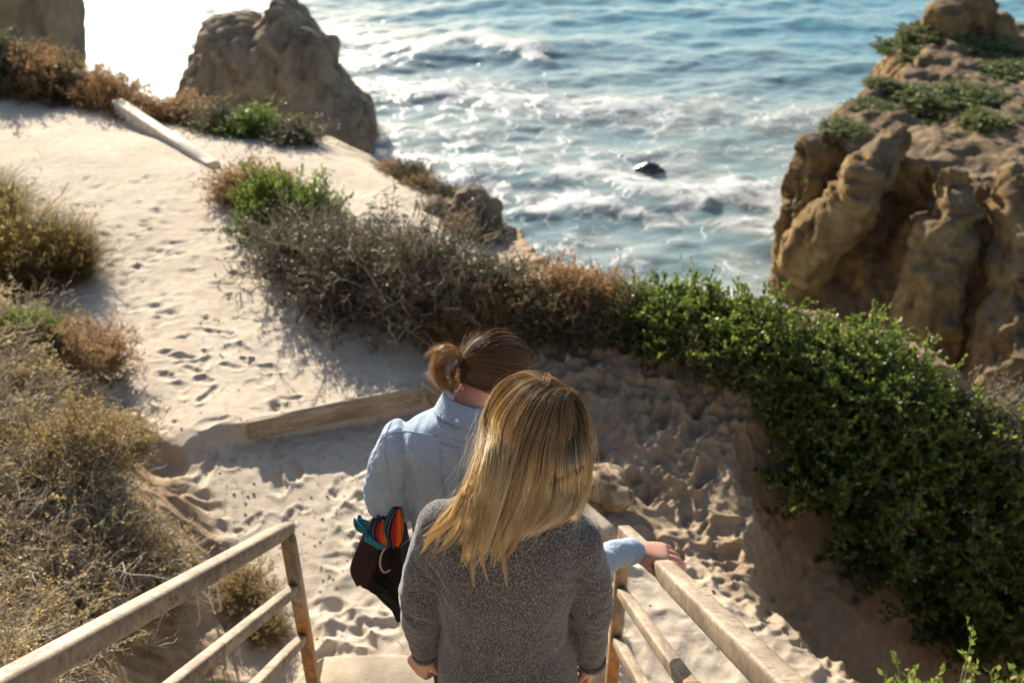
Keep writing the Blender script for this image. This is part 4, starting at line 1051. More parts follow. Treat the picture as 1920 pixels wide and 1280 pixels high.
    for A in (LA, RA):
        mb = MB(); d_ = unit(A[4] - A[3]); ring_along(mb, A[4] - d_ * .010, d_, .0375, .005, .022); mb.build('cuff', m, sweater)
    # jeans and shoes
    mb = MB()
    loft(mb, [(C(-.01, 1.65, z), [a, 0, 0], [0, b, 0]) for z, a, b in ((-2.08, .15, .105), (-2.2, .172, .12), (-2.33, .165, .112))], 28, 2.3)
    for q in (-1, 1):
        x = -.012 + q * .082
        limb(mb, [C(x, 1.65, -2.25), C(x + q * .01, 1.68, -2.45), np.array([x + q * .01, 1.72, GZ_ + .49]), np.array([x + q * .01, 1.69, GZ_ + .30]), np.array([x + q * .01, 1.665, GZ_ + .12])], [.096, .084, .060, .057, .044], 26)
    link('jeans', remesh(mb, .008, 6, .5, 'jeans'), M('dark denim', col=(.03, .035, .055), rough=.85), body)
    for q in (-1, 1):
        x = -.012 + q * .094; mb = MB(); limb(mb, [np.array([x, 1.63, GZ_ + .045]), np.array([x, 1.72, GZ_ + .042]), np.array([x + q * .004, 1.85, GZ_ + .032])], [.043, .046, .034], 14, flat=.85)
        link('shoe', remesh(mb, .006, 4, .5, 'shoe'), M('brown leather', col=(.09, .05, .03), rough=.6), body)
    # ring and bracelet
    gm = M('gold', col=(.8, .5, .2), rough=.25, metal=1.0)
    mb = MB(); d_ = unit(RA[4] - RA[3])
    a_ = np.linspace(0, 2 * np.pi, 40); A_ = unit(np.cross(d_, [0, 1, 0])); B_ = np.cross(d_, A_)
    for q, rr_ in ((.010, .0305), (.018, .0315)):
        P = RA[4] + d_ * q + rr_ * (np.cos(a_)[:, None] * A_ + np.sin(a_)[:, None] * B_) + d_ * (.003 * np.sin(a_))[:, None]
        tubes(mb, P[None], .0016, 6)
    mb.build('bracelet', gm, body)
    p, cur, bk = tl[2]; mb = MB(); s_ = unit(np.cross(cur, bk)); P = p - cur * .036 + .0092 * (np.cos(a_)[:, None] * s_ + np.sin(a_)[:, None] * bk); tubes(mb, P[None], .0013, 6); mb.build('ring', gm, body)
    # ---- hair
    sc = 1.075
    Rm = np.stack([r, f, u]); el = np.array([.080, .102, .098]) * sc; ec = Hc + u * .012
    def on_head(uu, vv, k=1.0):
        d = ray(uu, vv); o = np.array([0, 0, CAMZ]) - ec
        a = (Rm @ d) / (el * k); b = (Rm @ o) / (el * k)
        A_, B_, C_ = a @ a, 2 * a @ b, b @ b - 1; D = B_ * B_ - 4 * A_ * C_
        if D < 0: t = -B_ / (2 * A_)
        else: t = (-B_ - math.sqrt(D)) / (2 * A_)
        return np.array([0, 0, CAMZ]) + d * t
    H = 'h'
    G = [
     [(1052, 733, H), (985, 703, H), (938, 722, H), (908, 775, H), (896, 840, H), (878, 905, 1.60), (845, 955, 1.565), (805, 1000, 1.535), (786, 1040, 1.515)],
     [(1053, 734, H), (992, 712, H), (945, 740, H), (920, 795, H), (906, 862, 1.556), (888, 930, 1.565), (862, 980, 1.53), (835, 1015, 1.512), (818, 1040, 1.505)],
     [(1054, 735, H), (1002, 722, H), (960, 755, H), (936, 810, H), (924, 880, 1.556), (908, 940, 1.545), (893, 990, 1.515), (878, 1020, 1.507), (862, 1050, 1.50)],
     [(1055, 737, H), (1018, 735, H), (985, 775, H), (962, 840, H), (948, 905, 1.545), (930, 965, 1.52), (915, 1010, 1.507), (902, 1045, 1.50), (888, 1088, 1.497)],
     [(1057, 738, H), (1032, 750, H), (1010, 800, H), (992, 860, 1.556), (978, 920, 1.54), (960, 970, 1.518), (940, 1010, 1.506), (930, 1040, 1.50), (920, 1075, 1.497)],
     [(1058, 739, H), (1043, 760, H), (1032, 810, H), (1025, 870, 1.556), (1018, 925, 1.545), (1003, 965, 1.522), (985, 995, 1.508), (968, 1015, 1.502), (948, 1040, 1.498)],
     [(1060, 740, H), (1055, 765, H), (1055, 820, H), (1056, 880, 1.556), (1056, 925, 1.55), (1047, 955, 1.528), (1030, 978, 1.513), (1010, 992, 1.507), (985, 1005, 1.50)],
     [(1062, 739, H), (1068, 762, H), (1077, 815, H), (1083, 870, 1.556), (1086, 915, 1.57), (1082, 945, 1.545), (1070, 965, 1.53), (1052, 977, 1.52), (1025, 990, 1.512)],
     [(1064, 737, H), (1080, 758, H), (1095, 800, H), (1101, 850, H), (1099, 895, 1.61), (1093, 930, 1.585), (1084, 955, 1.565), (1074, 968, 1.55), (1058, 977, 1.54)],
     [(1064, 734, H), (1086, 745, H), (1104, 785, 1.68), (1111, 835, 1.68), (1109, 885, 1.66), (1101, 925, 1.635), (1092, 952, 1.61), (1084, 966, 1.59), (1072, 975, 1.58)],
    ]
    GP = []
    for gl in G:
        P = [on_head(a, b) if y == H else W(a, b, y) for a, b, y in gl]
        GP.append(catmull(P, 26))
    # strands falling on the far side of the head, framing the face
    def hp(x, y, z, k=1.0): 
        d = unit(np.array([x, y, z])); return ec + (r * d[0] * el[0] + f * d[1] * el[1] + u * d[2] * el[2]) * k
    top = hp(.15, -.35, .93)
    def side(x0, y0, ends):
        P = [top, hp(x0 * .55, y0 * .5 + .1, .85), hp(x0 * .95, y0 * .8, .35), hp(x0, y0 * .6, -.25)] + [C(*e) for e in ends]
        return catmull(P, 26)
    GR = [side(1.0, .5, [(.13, 1.70, -1.50), (.125, 1.70, -1.58), (.11, 1.705, -1.64)]), side(.85, .75, [(.12, 1.74, -1.50), (.11, 1.755, -1.60), (.10, 1.76, -1.70)]), side(.62, .95, [(.10, 1.77, -1.50), (.09, 1.775, -1.60), (.08, 1.775, -1.72)])]
    GLl = [side(-.62, .9, [(-.03, 1.77, -1.48), (-.05, 1.77, -1.60), (-.06, 1.77, -1.72)]), side(-.85, .75, [(-.05, 1.735, -1.48), (-.08, 1.745, -1.58), (-.09, 1.755, -1.68)]), side(-1.0, .35, [(-.06, 1.68, -1.46), (-.10, 1.675, -1.55), (-.13, 1.67, -1.60)])]
    GP = GLl + GP + GR; GP = np.array(GP); ng = len(GP)
    q = np.random.RandomState(21)
    def make(N, jit, depth, tipspread, rad, fly=0, srange=None, seedc=5):
        s0, s1 = srange or (0, ng - 1.001)
        s = q.uniform(s0, s1, N); ss0 = s
        ncl = 70; cc = np.sort(q.uniform(0, ng - 1, ncl)); near_ = cc[np.argmin(np.abs(s[:, None] - cc[None]), 1)]
        cj = q.normal(0, 1, (ncl, 3)); ci = np.argmin(np.abs(s[:, None] - cc[None]), 1)
        t = np.linspace(0, 1, 26)
        ci0 = ci
        pull = q.uniform(.45, 1.0, N)
        ss = s[:, None] + (near_ - s)[:, None] * (t ** 1.5)[None] * pull[:, None]
        ss = np.clip(ss, 0, ng - 1.001); i = ss.astype(int); fr_ = (ss - i)[..., None]; k = np.arange(26)[None].repeat(N, 0)
        P = GP[i, k] * (1 - fr_) + GP[np.minimum(i + 1, ng - 1), k] * fr_
        # length variation
        L = np.clip(q.uniform(.74, 1.0, ncl)[ci0] - np.abs(q.normal(0, .07, N)) , .5, 1.0) if not fly else q.uniform(.5, 1.0, N)
        tt = t[None] * L[:, None] * 25; a = np.clip(tt.astype(int), 0, 24); ff = (tt - a)[..., None]; row = np.arange(N)[:, None]
        P = P[row, a] * (1 - ff) + P[row, a + 1] * ff
        # inner layers: move towards the head / back
        dep = q.uniform(0, 1, N) ** 1.3 * depth
        inward = unit(ec - P) * np.array([1, 1, .3]); inward[..., 1] += .4
        fall = (t * L[:, None])[..., None]
        P = P + inward * dep[:, None, None] * (.25 + .75 * np.sin(np.clip(fall, 0, 1) * 2.2))
        lat = q.normal(0, 1, (N, 1, 3)) * jit * (fall ** .8)
        wv = np.stack([np.sin(t[None] * q.uniform(3, 9, (N, 1)) + q.uniform(0, 6, (N, 1))), .5 * np.cos(t[None] * q.uniform(3, 9, (N, 1))), 0 * t[None] + np.zeros((N, 1))], -1) * jit * .8 * fall
        P = P + lat + wv + cj[ci][:, None, :] * np.array([.004, .002, .003]) * tipspread * fall ** 2
        if fly:
            P = P + np.cumsum(q.normal(0, 1, (N, 26, 3)), 1) * fly * np.array([1, .6, .8]) * (t[None, :, None] ** 1.2)
        # parting hides the origin: spread roots over the crown
        P[:, :4] += (q.normal(0, 1, (N, 1, 3)) * .006) * np.array([1, .8, .25]) * np.linspace(1, .2, 4)[None, :, None]
        lc = (P - ec) @ Rm.T / el; rad_ = np.linalg.norm(lc, axis=2); mn_ = (1.04 - 2.2 * dep)[:, None]
        mn_ = np.maximum(mn_, .985); k_ = np.where(rad_ < mn_, mn_ / np.maximum(rad_, .2), 1.0)
        upz = sstep(-.9, -.5, lc[..., 2]); k_ = 1 + (k_ - 1) * upz
        P = ec + (lc * k_[..., None] * el) @ Rm
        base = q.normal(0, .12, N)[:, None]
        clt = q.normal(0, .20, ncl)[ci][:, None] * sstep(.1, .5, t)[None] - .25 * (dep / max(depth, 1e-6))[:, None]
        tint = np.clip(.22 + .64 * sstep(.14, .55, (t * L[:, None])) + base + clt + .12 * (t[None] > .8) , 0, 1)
        return P, tint, rad * np.linspace(1, .35, 26)[None] * np.ones((N, 1))
    hb = MB()
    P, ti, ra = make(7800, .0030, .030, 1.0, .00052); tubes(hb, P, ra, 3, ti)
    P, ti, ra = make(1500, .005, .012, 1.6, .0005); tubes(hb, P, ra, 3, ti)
    P, ti, ra = make(420, .008, .004, 2, .00033, fly=.0034); P = ec + (P - ec) * q.uniform(1.0, 1.10, (len(P), 1, 1)); tubes(hb, P, ra, 3, np.clip(ti + .3, 0, 1))  # stray strands tinted lighter, a rim light painted into the hair
    def lock(px, n, spread=.0035):
        g_ = catmull([W(*k_) for k_ in px], 20); tt_ = np.linspace(0, 1, 20)
        o = q.normal(0, 1, (n, 1, 3)) * spread * np.linspace(1.2, .35, 20)[None, :, None]
        PP = g_[None] + o + np.cumsum(q.normal(0, 1, (n, 20, 3)), 1) * .00018
        L_ = q.uniform(.7, 1, n); x = tt_[None] * L_[:, None] * 19; a_i = np.clip(x.astype(int), 0, 18); ff = (x - a_i)[..., None]; row = np.arange(n)[:, None]
        PP = PP[row, a_i] * (1 - ff) + PP[row, a_i + 1] * ff
        tubes(hb, PP, .0006 * np.linspace(1, .3, 20)[None], 3, np.clip(.72 + q.normal(0, .12, (n, 1)), 0, 1) * np.ones((1, 20)))
    for px in ([(882, 905, 1.56), (866, 950, 1.53), (838, 985, 1.512), (806, 1012, 1.502), (786, 1040, 1.50)], [(892, 930, 1.55), (880, 980, 1.515), (872, 1020, 1.503), (866, 1055, 1.498)],
               [(905, 950, 1.54), (896, 1000, 1.508), (886, 1050, 1.496), (888, 1102, 1.494)], [(912, 960, 1.535), (904, 1010, 1.506), (905, 1050, 1.496), (916, 1092, 1.494)],
               [(875, 930, 1.55), (862, 985, 1.512), (842, 1018, 1.502), (818, 1036, 1.50)], [(935, 970, 1.525), (938, 1020, 1.502), (946, 1062, 1.495), (950, 1100, 1.493)],
               [(870, 920, 1.55), (846, 970, 1.515), (815, 995, 1.506), (790, 1005, 1.505)], [(968, 975, 1.52), (966, 1015, 1.503), (952, 1040, 1.498), (934, 1050, 1.497)]): lock(px, 46)
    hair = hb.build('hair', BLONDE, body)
    # scalp layer under the strands
    mb = MB(); 
    secs = []
    for i in range(13):
        th = math.pi * .62 * (i + .02) / 12.1
        secs.append((ec + u * el[2] * .92 * math.cos(th) - f * .006 * (i / 12), r * el[0] * .93 * math.sin(th), f * el[1] * .91 * math.sin(th)))
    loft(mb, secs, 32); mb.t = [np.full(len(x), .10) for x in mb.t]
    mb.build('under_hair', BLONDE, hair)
    return body
woman = build_woman()

# ================= the person in the blue shirt
def build_man():
    GZ_ = step_z(2.25) ; mb = MB()
    Hc = C(-.045, 2.275, -1.645); fw = np.array([.80, .52, -.38]); upv = np.array([.18, .18, 1.0])
    f, u, r = head(mb, Hc, fw, upv, 1.04)
    limb(mb, [C(-.125, 2.20, -1.78), C(-.12, 2.195, -1.72), C(-.075, 2.245, -1.65)], [.056, .056, .060], 10)
    tor = [(-1.775, .06, .055, -.13, 2.19), (-1.79, .12, .075, -.13, 2.19), (-1.83, .185, .10, -.13, 2.20), (-1.95, .17, .115, -.12, 2.22), (-2.10, .15, .105, -.115, 2.24), (-2.25, .145, .10, -.11, 2.25), (-2.40, .16, .11, -.11, 2.25), (-2.52, .155, .11, -.11, 2.25)]
    loft(mb, [(C(x, y, z), [a, 0, 0], [0, b, 0]) for z, a, b, x, y in tor], 28, 2.3)
    LA = [C(-.315, 2.20, -1.835), C(-.352, 2.215, -1.96), C(-.378, 2.245, -2.10), C(-.33, 2.34, -2.16), C(-.25, 2.42, -2.19)]
    Wr = W(1192, 1032, 2.375)
    RA = [C(.055, 2.20, -1.895), C(.14, 2.175, -2.08), C(.232, 2.155, -2.262), (C(.232, 2.155, -2.262) + Wr) / 2 + [0, 0, -.004], Wr]
    limb(mb, LA, [.056, .049, .042, .038, .029], 20); limb(mb, RA, [.056, .049, .042, .036, .028], 20)
    hand(mb, LA[-1], (.8, .55, -.15), (-.3, .3, -.9), 1.0, (.6, .65, .7, .75), 1, .08)
    # right hand over the rail
    tips = hand(mb, Wr, (.93, -.04, -.10), (-.06, -.02, -1), 1.2, thumb_side=1 if np.cross((.93, -.10, -.06), (-.05, -.1, -1))[1] < 0 else -1, spread=.16, thumb_curl=.55,
         curls2=[(.12, .42, .35), (.16, .50, .40), (.22, .55, .42), (.30, .58, .45)], curl=(0, 0, 0, 0))
    for q in (-1, 1):
        x = -.11 + q * .088
        limb(mb, [C(x, 2.25, -2.48), C(x + q * .015, 2.30, -2.72), np.array([x + q * .02, 2.33, GZ_ + .5]), np.array([x + q * .02, 2.29, GZ_ + .30]), np.array([x + q * .02, 2.27, GZ_ + .09])], [.095, .084, .058, .054, .037], 26)
        limb(mb, [np.array([x + q * .02, 2.24, GZ_ + .05]), np.array([x + q * .025, 2.33, GZ_ + .045]), np.array([x + q * .03, 2.46, GZ_ + .033])], [.038, .040, .03], 12, flat=.8)
    me = remesh(mb, .0040, 3, .5, 'person'); body = link('person', me, SKIN2)
    tag(body, 'person in light blue shirt with brown hair in a bun, hand on the rail', 'person')
    face_parts(Hc, f, u, r, 1.04, body)
    nails(tips, 1.03, body, M('pale nail', col=(.66, .42, .35), rough=.3))
    # shirt
    mb = MB()
    sh = [(-1.712, .070, .068, -.128, 2.187), (-1.735, .108, .080, -.130, 2.188), (-1.762, .158, .092, -.131, 2.19), (-1.80, .198, .106, -.131, 2.195), (-1.86, .205, .125, -.130, 2.205), (-1.96, .192, .134, -.126, 2.22), (-2.08, .182, .134, -.12, 2.235), (-2.20, .180, .134, -.115, 2.245), (-2.32, .186, .138, -.112, 2.25), (-2.44, .192, .142, -.11, 2.25), (-2.56, .19, .142, -.11, 2.25)]
    loft(mb, [(C(x, y, z), [a, 0, 0], [0, b, 0]) for z, a, b, x, y in sh], 36, 2.35)
    limb(mb, [LA[0] + [.01, 0, 0], LA[1], LA[2] + [.008, .0, .0], LA[3] + [0, .0, -.005], LA[4] * .8 + LA[3] * .2], [.078, .072, .069, .060, .046], 26, 24)
    dR = unit(RA[4] - RA[3])
    limb(mb, [RA[0], RA[1], RA[2], RA[3], RA[4] - dR * .05], [.076, .064, .052, .046, .038], 26, 24)
    me = remesh(mb, .0052, 14, .5, 'shirt')
    def fn(V):
        z = V[:, 2] - CAMZ; x = V[:, 0]; y = V[:, 1]
        armL = sstep(-.30, -.34, x); o = armL * .011 * fbm(x * 9 + z * 5, y * 10, z * 16 - x * 8, 3, 17)
        o += armL * np.exp(-((z + 2.0) / .12) ** 2) * .006 * (1 - 2 * np.abs(vnoise(x * 12, y * 12, z * 30 + x * 22, 2)))
        o += .022 * fbm(x * 8 + z * 2, y * 5, z * 4.2, 3, 18) * (1 - armL) * sstep(-1.78, -1.95, z)
        o += np.exp(-((x + .305 + (z + 1.8) * .12) / .012) ** 2) * -.010 * sstep(-2.05, -1.9, z)      # armhole
        pl = x + .150 - (z + 1.9) * .05                                  # box pleat below the yoke
        o += (np.exp(-((pl + .022) / .008) ** 2) + np.exp(-((pl - .022) / .008) ** 2)) * .013 * sstep(-1.835, -1.87, z) * (1 - .5 * sstep(-2.0, -2.4, z)) * (y < 2.2)
        o -= np.exp(-(pl / .012) ** 2) * .004 * sstep(-1.835, -1.87, z) * (y < 2.2)
        o += .0025 * fbm(x * 24, y * 24, z * 24, 2, 19)
        fore = sstep(.16, .22, x); o += fore * .006 * fbm(x * 26 + y * 8, y * 10, z * 14, 3, 23)
        return o
    fold(me, 1.0, fn)
    m = M('chambray', rough=.85, spec=.15); t = NT(m)
    wa = t.noise(420, 2, .6, 0, t.coord((1, 1, .18))); wb = t.noise(420, 2, .6, 0, t.coord((.18, .18, 1))); big = t.noise(7, 3)
    c = t.mix(t.fr(wa, .3, .7), (.27, .355, .47), (.43, .51, .62)); c = t.mix(t.fr(wb, .35, .7, 0, .5), c, (.56, .62, .68))
    t.base(t.mix(t.fr(big, .35, .7, 0, .25), c, (.22, .30, .42))); p = t.bump(wa, .3, .0008); p = t.bump(t.noise(28, 4), .3, .004, p); t.bump(t.noise(8, 4, .55, .8, t.coord((1.4, 1.4, .8))), .8, .022, p)
    tr = t.n('BsdfTranslucent'); t.l(t.b.inputs['Base Color'].links[0].from_socket, tr.inputs[0]); mx = t.n('MixShader'); mx.inputs[0].default_value = .30
    t.l(t.b.outputs[0], mx.inputs[1]); t.l(tr.outputs[0], mx.inputs[2]); t.l(mx.outputs[0], t.out.inputs[0])
    shirt = link('shirt', me, m, body); bv = bvh_of(me)
    def surf(uu, vv, lift=.001):
        d = Vector(ray(uu, vv)).normalized(); h = bv.ray_cast(Vector((0, 0, CAMZ)), d)
        return None if h[0] is None else np.array(h[0]) + np.array(h[1]) * lift
    def seam(name, pts, rad=.0011, n=40, lift=.0006, parent=shirt, mat=None):
        P = [surf(*p) for p in catmull(np.array([(a, b) for a, b in pts], float), n)]; P = np.array([p for p in P if p is not None])
        if len(P) < 4: return None
        mb = MB(); tubes(mb, P[None], rad, 6); return mb.build(name, mat or m, parent)
    seam('yoke_seam', [(728, 812), (760, 808), (800, 814), (840, 822), (880, 833), (910, 840)])
    seam('armhole_seam', [(742, 776), (724, 815), (722, 850), (729, 890), (735, 930)])
    # collar: a stand and a fold turned down around the neck
    mb = MB(); ax = unit(np.array([.26, .40, 1.0])); cc = C(-.126, 2.190, -1.706)
    A_ = unit(np.cross(ax, [0, 1, 0])); B_ = np.cross(ax, A_)
    prof = [(.074, -.006), (.072, .012), (.0705, .028), (.0725, .033), (.076, .030), (.0815, .012), (.091, -.022), (.0925, -.0235), (.089, -.024), (.080, .004), (.074, -.006)]
    k = 48; V = []
    for (rr_, hh) in prof:
        for i in range(k):
            a = 2 * math.pi * i / k; V.append(cc + ax * (hh + .003 * math.sin(2 * a + 1)) + (A_ * math.cos(a) + B_ * math.sin(a)) * rr_)
    idx = np.arange(len(prof) * k).reshape(len(prof), k)
    mb.add(V, np.stack([idx[:-1], np.roll(idx, -1, 1)[:-1], np.roll(idx, -1, 1)[1:], idx[1:]], -1).reshape(-1, 4))
    col = mb.build('collar', m, shirt)
    bc = np.concatenate([np.array(V)]); dcam = ray(857, 788)
    bvc = bvh_of(col.data); h = bvc.ray_cast(Vector((0, 0, CAMZ)), Vector(dcam).normalized())
    if h[0] is not None:
        nn = np.array(h[1]); pp = np.array(h[0]); nn = nn if nn @ (-dcam) > 0 else -nn
        a1 = unit(np.cross(nn, [0, 0, 1])); b1 = np.cross(nn, a1); mb = MB()
        loft(mb, [(pp + nn * .0005, a1 * .0052, b1 * .0052), (pp + nn * .0024, a1 * .0055, b1 * .0055), (pp + nn * .0026, a1 * .0042, b1 * .0042), (pp + nn * .0016, a1 * .0036, b1 * .0036)], 20)
        mb.build('button', M('white button', col=(.75, .74, .7), rough=.3), col)
    # locker loop and pleat edges
    seam('pleat_edge', [(826, 832), (826, 860), (827, 890), (830, 925)], .0016, 40, .001)
    seam('pleat_edge', [(858, 843), (862, 880), (864, 915), (865, 950)], .0012, 40, .001)
    a, b = surf(824, 828, .004), surf(862, 838, .004)
    if a is not None and b is not None:
        mb = MB(); P = catmull([a, a * .7 + b * .3 + [0, -.006, -.001], a * .3 + b * .7 + [0, -.006, -.001], b], 16); tubes(mb, P[None], .0032, 8, flat=.45); mb.build('locker_loop', m, shirt)
    # cuff of the right sleeve
    mb = MB(); ring_along(mb, RA[4] - dR * .082, dR, .0425, .007, .070)
    cuff = mb.build('cuff', m, shirt)
    # trousers, shoes
    mb = MB()
    loft(mb, [(C(-.11, 2.25, z), [a, 0, 0], [0, b, 0]) for z, a, b in ((-2.40, .165, .118), (-2.5, .175, .125), (-2.62, .17, .12))], 28, 2.3)
    for q in (-1, 1):
        x = -.11 + q * .088
        limb(mb, [C(x, 2.25, -2.5), C(x + q * .015, 2.30, -2.72), np.array([x + q * .02, 2.33, GZ_ + .5]), np.array([x + q * .02, 2.29, GZ_ + .30]), np.array([x + q * .02, 2.27, GZ_ + .10])], [.105, .096, .070, .066, .058], 26)
    link('trousers', remesh(mb, .008, 6, .5, 'trousers'), M('navy cotton', col=(.018, .022, .035), rough=.9), body)
    for q in (-1, 1):
        x = -.11 + q * .11; mb = MB(); limb(mb, [np.array([x, 2.235, GZ_ + .05]), np.array([x, 2.33, GZ_ + .047]), np.array([x + q * .005, 2.48, GZ_ + .035])], [.047, .05, .038], 14, flat=.85)
        link('shoe', remesh(mb, .006, 4, .5, 'shoe'), M('dark suede', col=(.05, .04, .035), rough=.8), body)
    # hair pulled back to a bun
    q = np.random.RandomState(33); el = np.array([.080, .101, .098]) * 1.04 * 1.02; ec = Hc + u * .012
    kd = ray(868, 680)
    Rm = np.stack([r, f, u]); o_ = np.array([0, 0, CAMZ]) - ec; a_ = (Rm @ kd) / (el * 1.1); b_ = (Rm @ o_) / (el * 1.1)
    A2, B2, C2 = a_ @ a_, 2 * a_ @ b_, b_ @ b_ - 1; D = max(0, B2 * B2 - 4 * A2 * C2); K = np.array([0, 0, CAMZ]) + kd * ((-B2 - math.sqrt(D)) / (2 * A2))
    kl = unit((Rm @ (K - ec)) / el)
    N = 4200; dirs = unit(q.normal(0, 1, (N * 3, 3)))
    keep = (dirs[:, 1] < .62 + .25 * (dirs[:, 2] > .3)) & (dirs[:, 2] > -.50 + .9 * np.clip(dirs[:, 1], -.2, 1)) & ((dirs @ kl) < .96)
    dirs = dirs[keep][:N]; N = len(dirs)
    nclm = 60; cd = unit(q.normal(0, 1, (nclm, 3))); ci = np.argmax(dirs @ cd.T, 1)
    t = np.linspace(0, 1, 18)[None, :, None]
    om = np.arccos(np.clip(dirs @ kl, -.999, .999))[:, None, None]
    S = (np.sin((1 - t) * om) * dirs[:, None] + np.sin(t * om) * kl) / np.sin(om)
    lay = q.uniform(.985, 1.045, N)[:, None, None] + .018 * vnoise(ci * 1.7, 0 * ci, 0, 3)[:, None, None]
    lay = lay + .035 * np.sin(t * np.pi) * (dirs[:, 2:3, None] * .5 + .5)
    S = S * lay + q.normal(0, .004, (N, 1, 3)) * np.sin(t * np.pi)
    P = ec + (S[..., 0:1] * el[0] * r + S[..., 1:2] * el[1] * f + S[..., 2:3] * el[2] * u)
    P += unit(K - ec) * (.012 * t ** 6)
    base = np.clip(.30 + q.normal(0, .12, N) + .10 * vnoise(ci * 2.3, 0 * ci, 0, 9), 0, 1)[:, None] + .12 * t[:, :, 0]
    hb = MB(); tubes(hb, P, .00062, 3, np.clip(base, 0, 1))
    # flyaways
    n = 150; si = q.randint(0, N, n); Q = P[si] + np.cumsum(q.normal(0, 1, (n, 18, 3)), 1) * .0022 + unit(P[si] - ec) * q.uniform(.003, .012, (n, 1, 1)) * np.sin(t * 3.14)
    tubes(hb, Q, .00032, 3, .6)
    hair = hb.build('hair', BROWN, body)
    mb = MB(); secs = []
    for i in range(13):
        th = math.pi * .60 * (i + .02) / 12.1
        secs.append((ec + u * el[2] * .95 * math.cos(th) - f * (.008 + .018 * (i / 12)), r * el[0] * .95 * math.sin(th), f * el[1] * .92 * math.sin(th)))
    loft(mb, secs, 32); mb.t = [np.full(len(x), .15) for x in mb.t]; mb.build('under_hair', BROWN, hair)
    # bun
    YK = K[1]
    tb = MB()
    def lock(px, n, rad_, spread=.004, t0=.45, ys=None):
        g_ = catmull([K if i == 0 else W(a, b, YK + y) for i, (a, b, y) in enumerate(px)], 20)
        tt = np.linspace(0, 1, 20)
        o = q.normal(0, 1, (n, 1, 3)) * spread * (.25 + .75 * np.sin(np.clip(tt * 1.25, 0, 1) * 3.14 * .6))[None, :, None]
        PP = g_[None] + o + np.cumsum(q.normal(0, 1, (n, 20, 3)), 1) * spread * .07
        L = q.uniform(.72, 1.0, n); x = tt[None] * L[:, None] * 19; a = np.clip(x.astype(int), 0, 18); ff = (x - a)[..., None]; row = np.arange(n)[:, None]
        PP = PP[row, a] * (1 - ff) + PP[row, a + 1] * ff
        tubes(tb, PP, rad_ * np.linspace(1, .4, 20)[None], 3, np.clip(t0 + q.normal(0, .12, (n, 1)) + .2 * tt[None], 0, 1))
    K0 = (868, 680, 0)
    for dv, dy, n_, t_, sp in ((0, -.01, 150, .75, .0065), (5, -.03, 160, .8, .007), (-3, .012, 150, .6, .007), (10, -.045, 120, .7, .006)):
        lock([K0, (854, 658 + dv * .4, dy), (836, 657 + dv, dy), (821, 673 + dv, dy * 1.3), (821, 698 + dv, dy * 1.2), (834, 718 + dv * .5, dy), (854, 714, dy * .6), (866, 696, dy * .3)], n_, .00055, sp, t_)
    lock([K0, (850, 664, -.03), (834, 676, -.045), (828, 700, -.04), (838, 724, -.02), (854, 738, .0)], 130, .00055, .005, .6)
    lock([K0, (858, 680, -.01), (848, 700, -.02), (846, 722, -.01), (852, 744, .005)], 110, .00055, .005, .5)
    lock([K0, (845, 656, -.01), (820, 655, -.015), (797, 670, -.02)], 70, .00045, .005, .75)
    lock([K0, (848, 650, .0), (822, 650, .0), (805, 658, .01)], 40, .00045, .006, .75)
    for j in range(14):
        a0 = q.uniform(-1, 1, 6); lock([K0, (850 + 6 * a0[0], 658 + 8 * a0[1], -.01), (826 + 10 * a0[2], 668 + 12 * a0[3], -.02), (816 + 14 * a0[4], 696 + 20 * a0[5], -.01), (828 + 18 * a0[0], 716 + 16 * a0[3], .0)], 9, .0004, .003, .85)
    tb.build('bun', BROWN, hair)
    mb = MB(); a_ = np.linspace(0, 2 * np.pi, 30); ax = unit(K - ec); A_ = unit(np.cross(ax, [0, 0, 1])); B_ = np.cross(ax, A_)
    for j in range(3): tubes(mb, (K + ax * (.004 + .003 * j) + (.0125 + .001 * j) * (np.cos(a_)[:, None] * A_ + np.sin(a_)[:, None] * B_))[None], .0022, 6)
    mb.build('hair_tie', M('black elastic', col=(.015, .013, .012), rough=.7), hair)
    return body, LA
man, LAm = build_man()

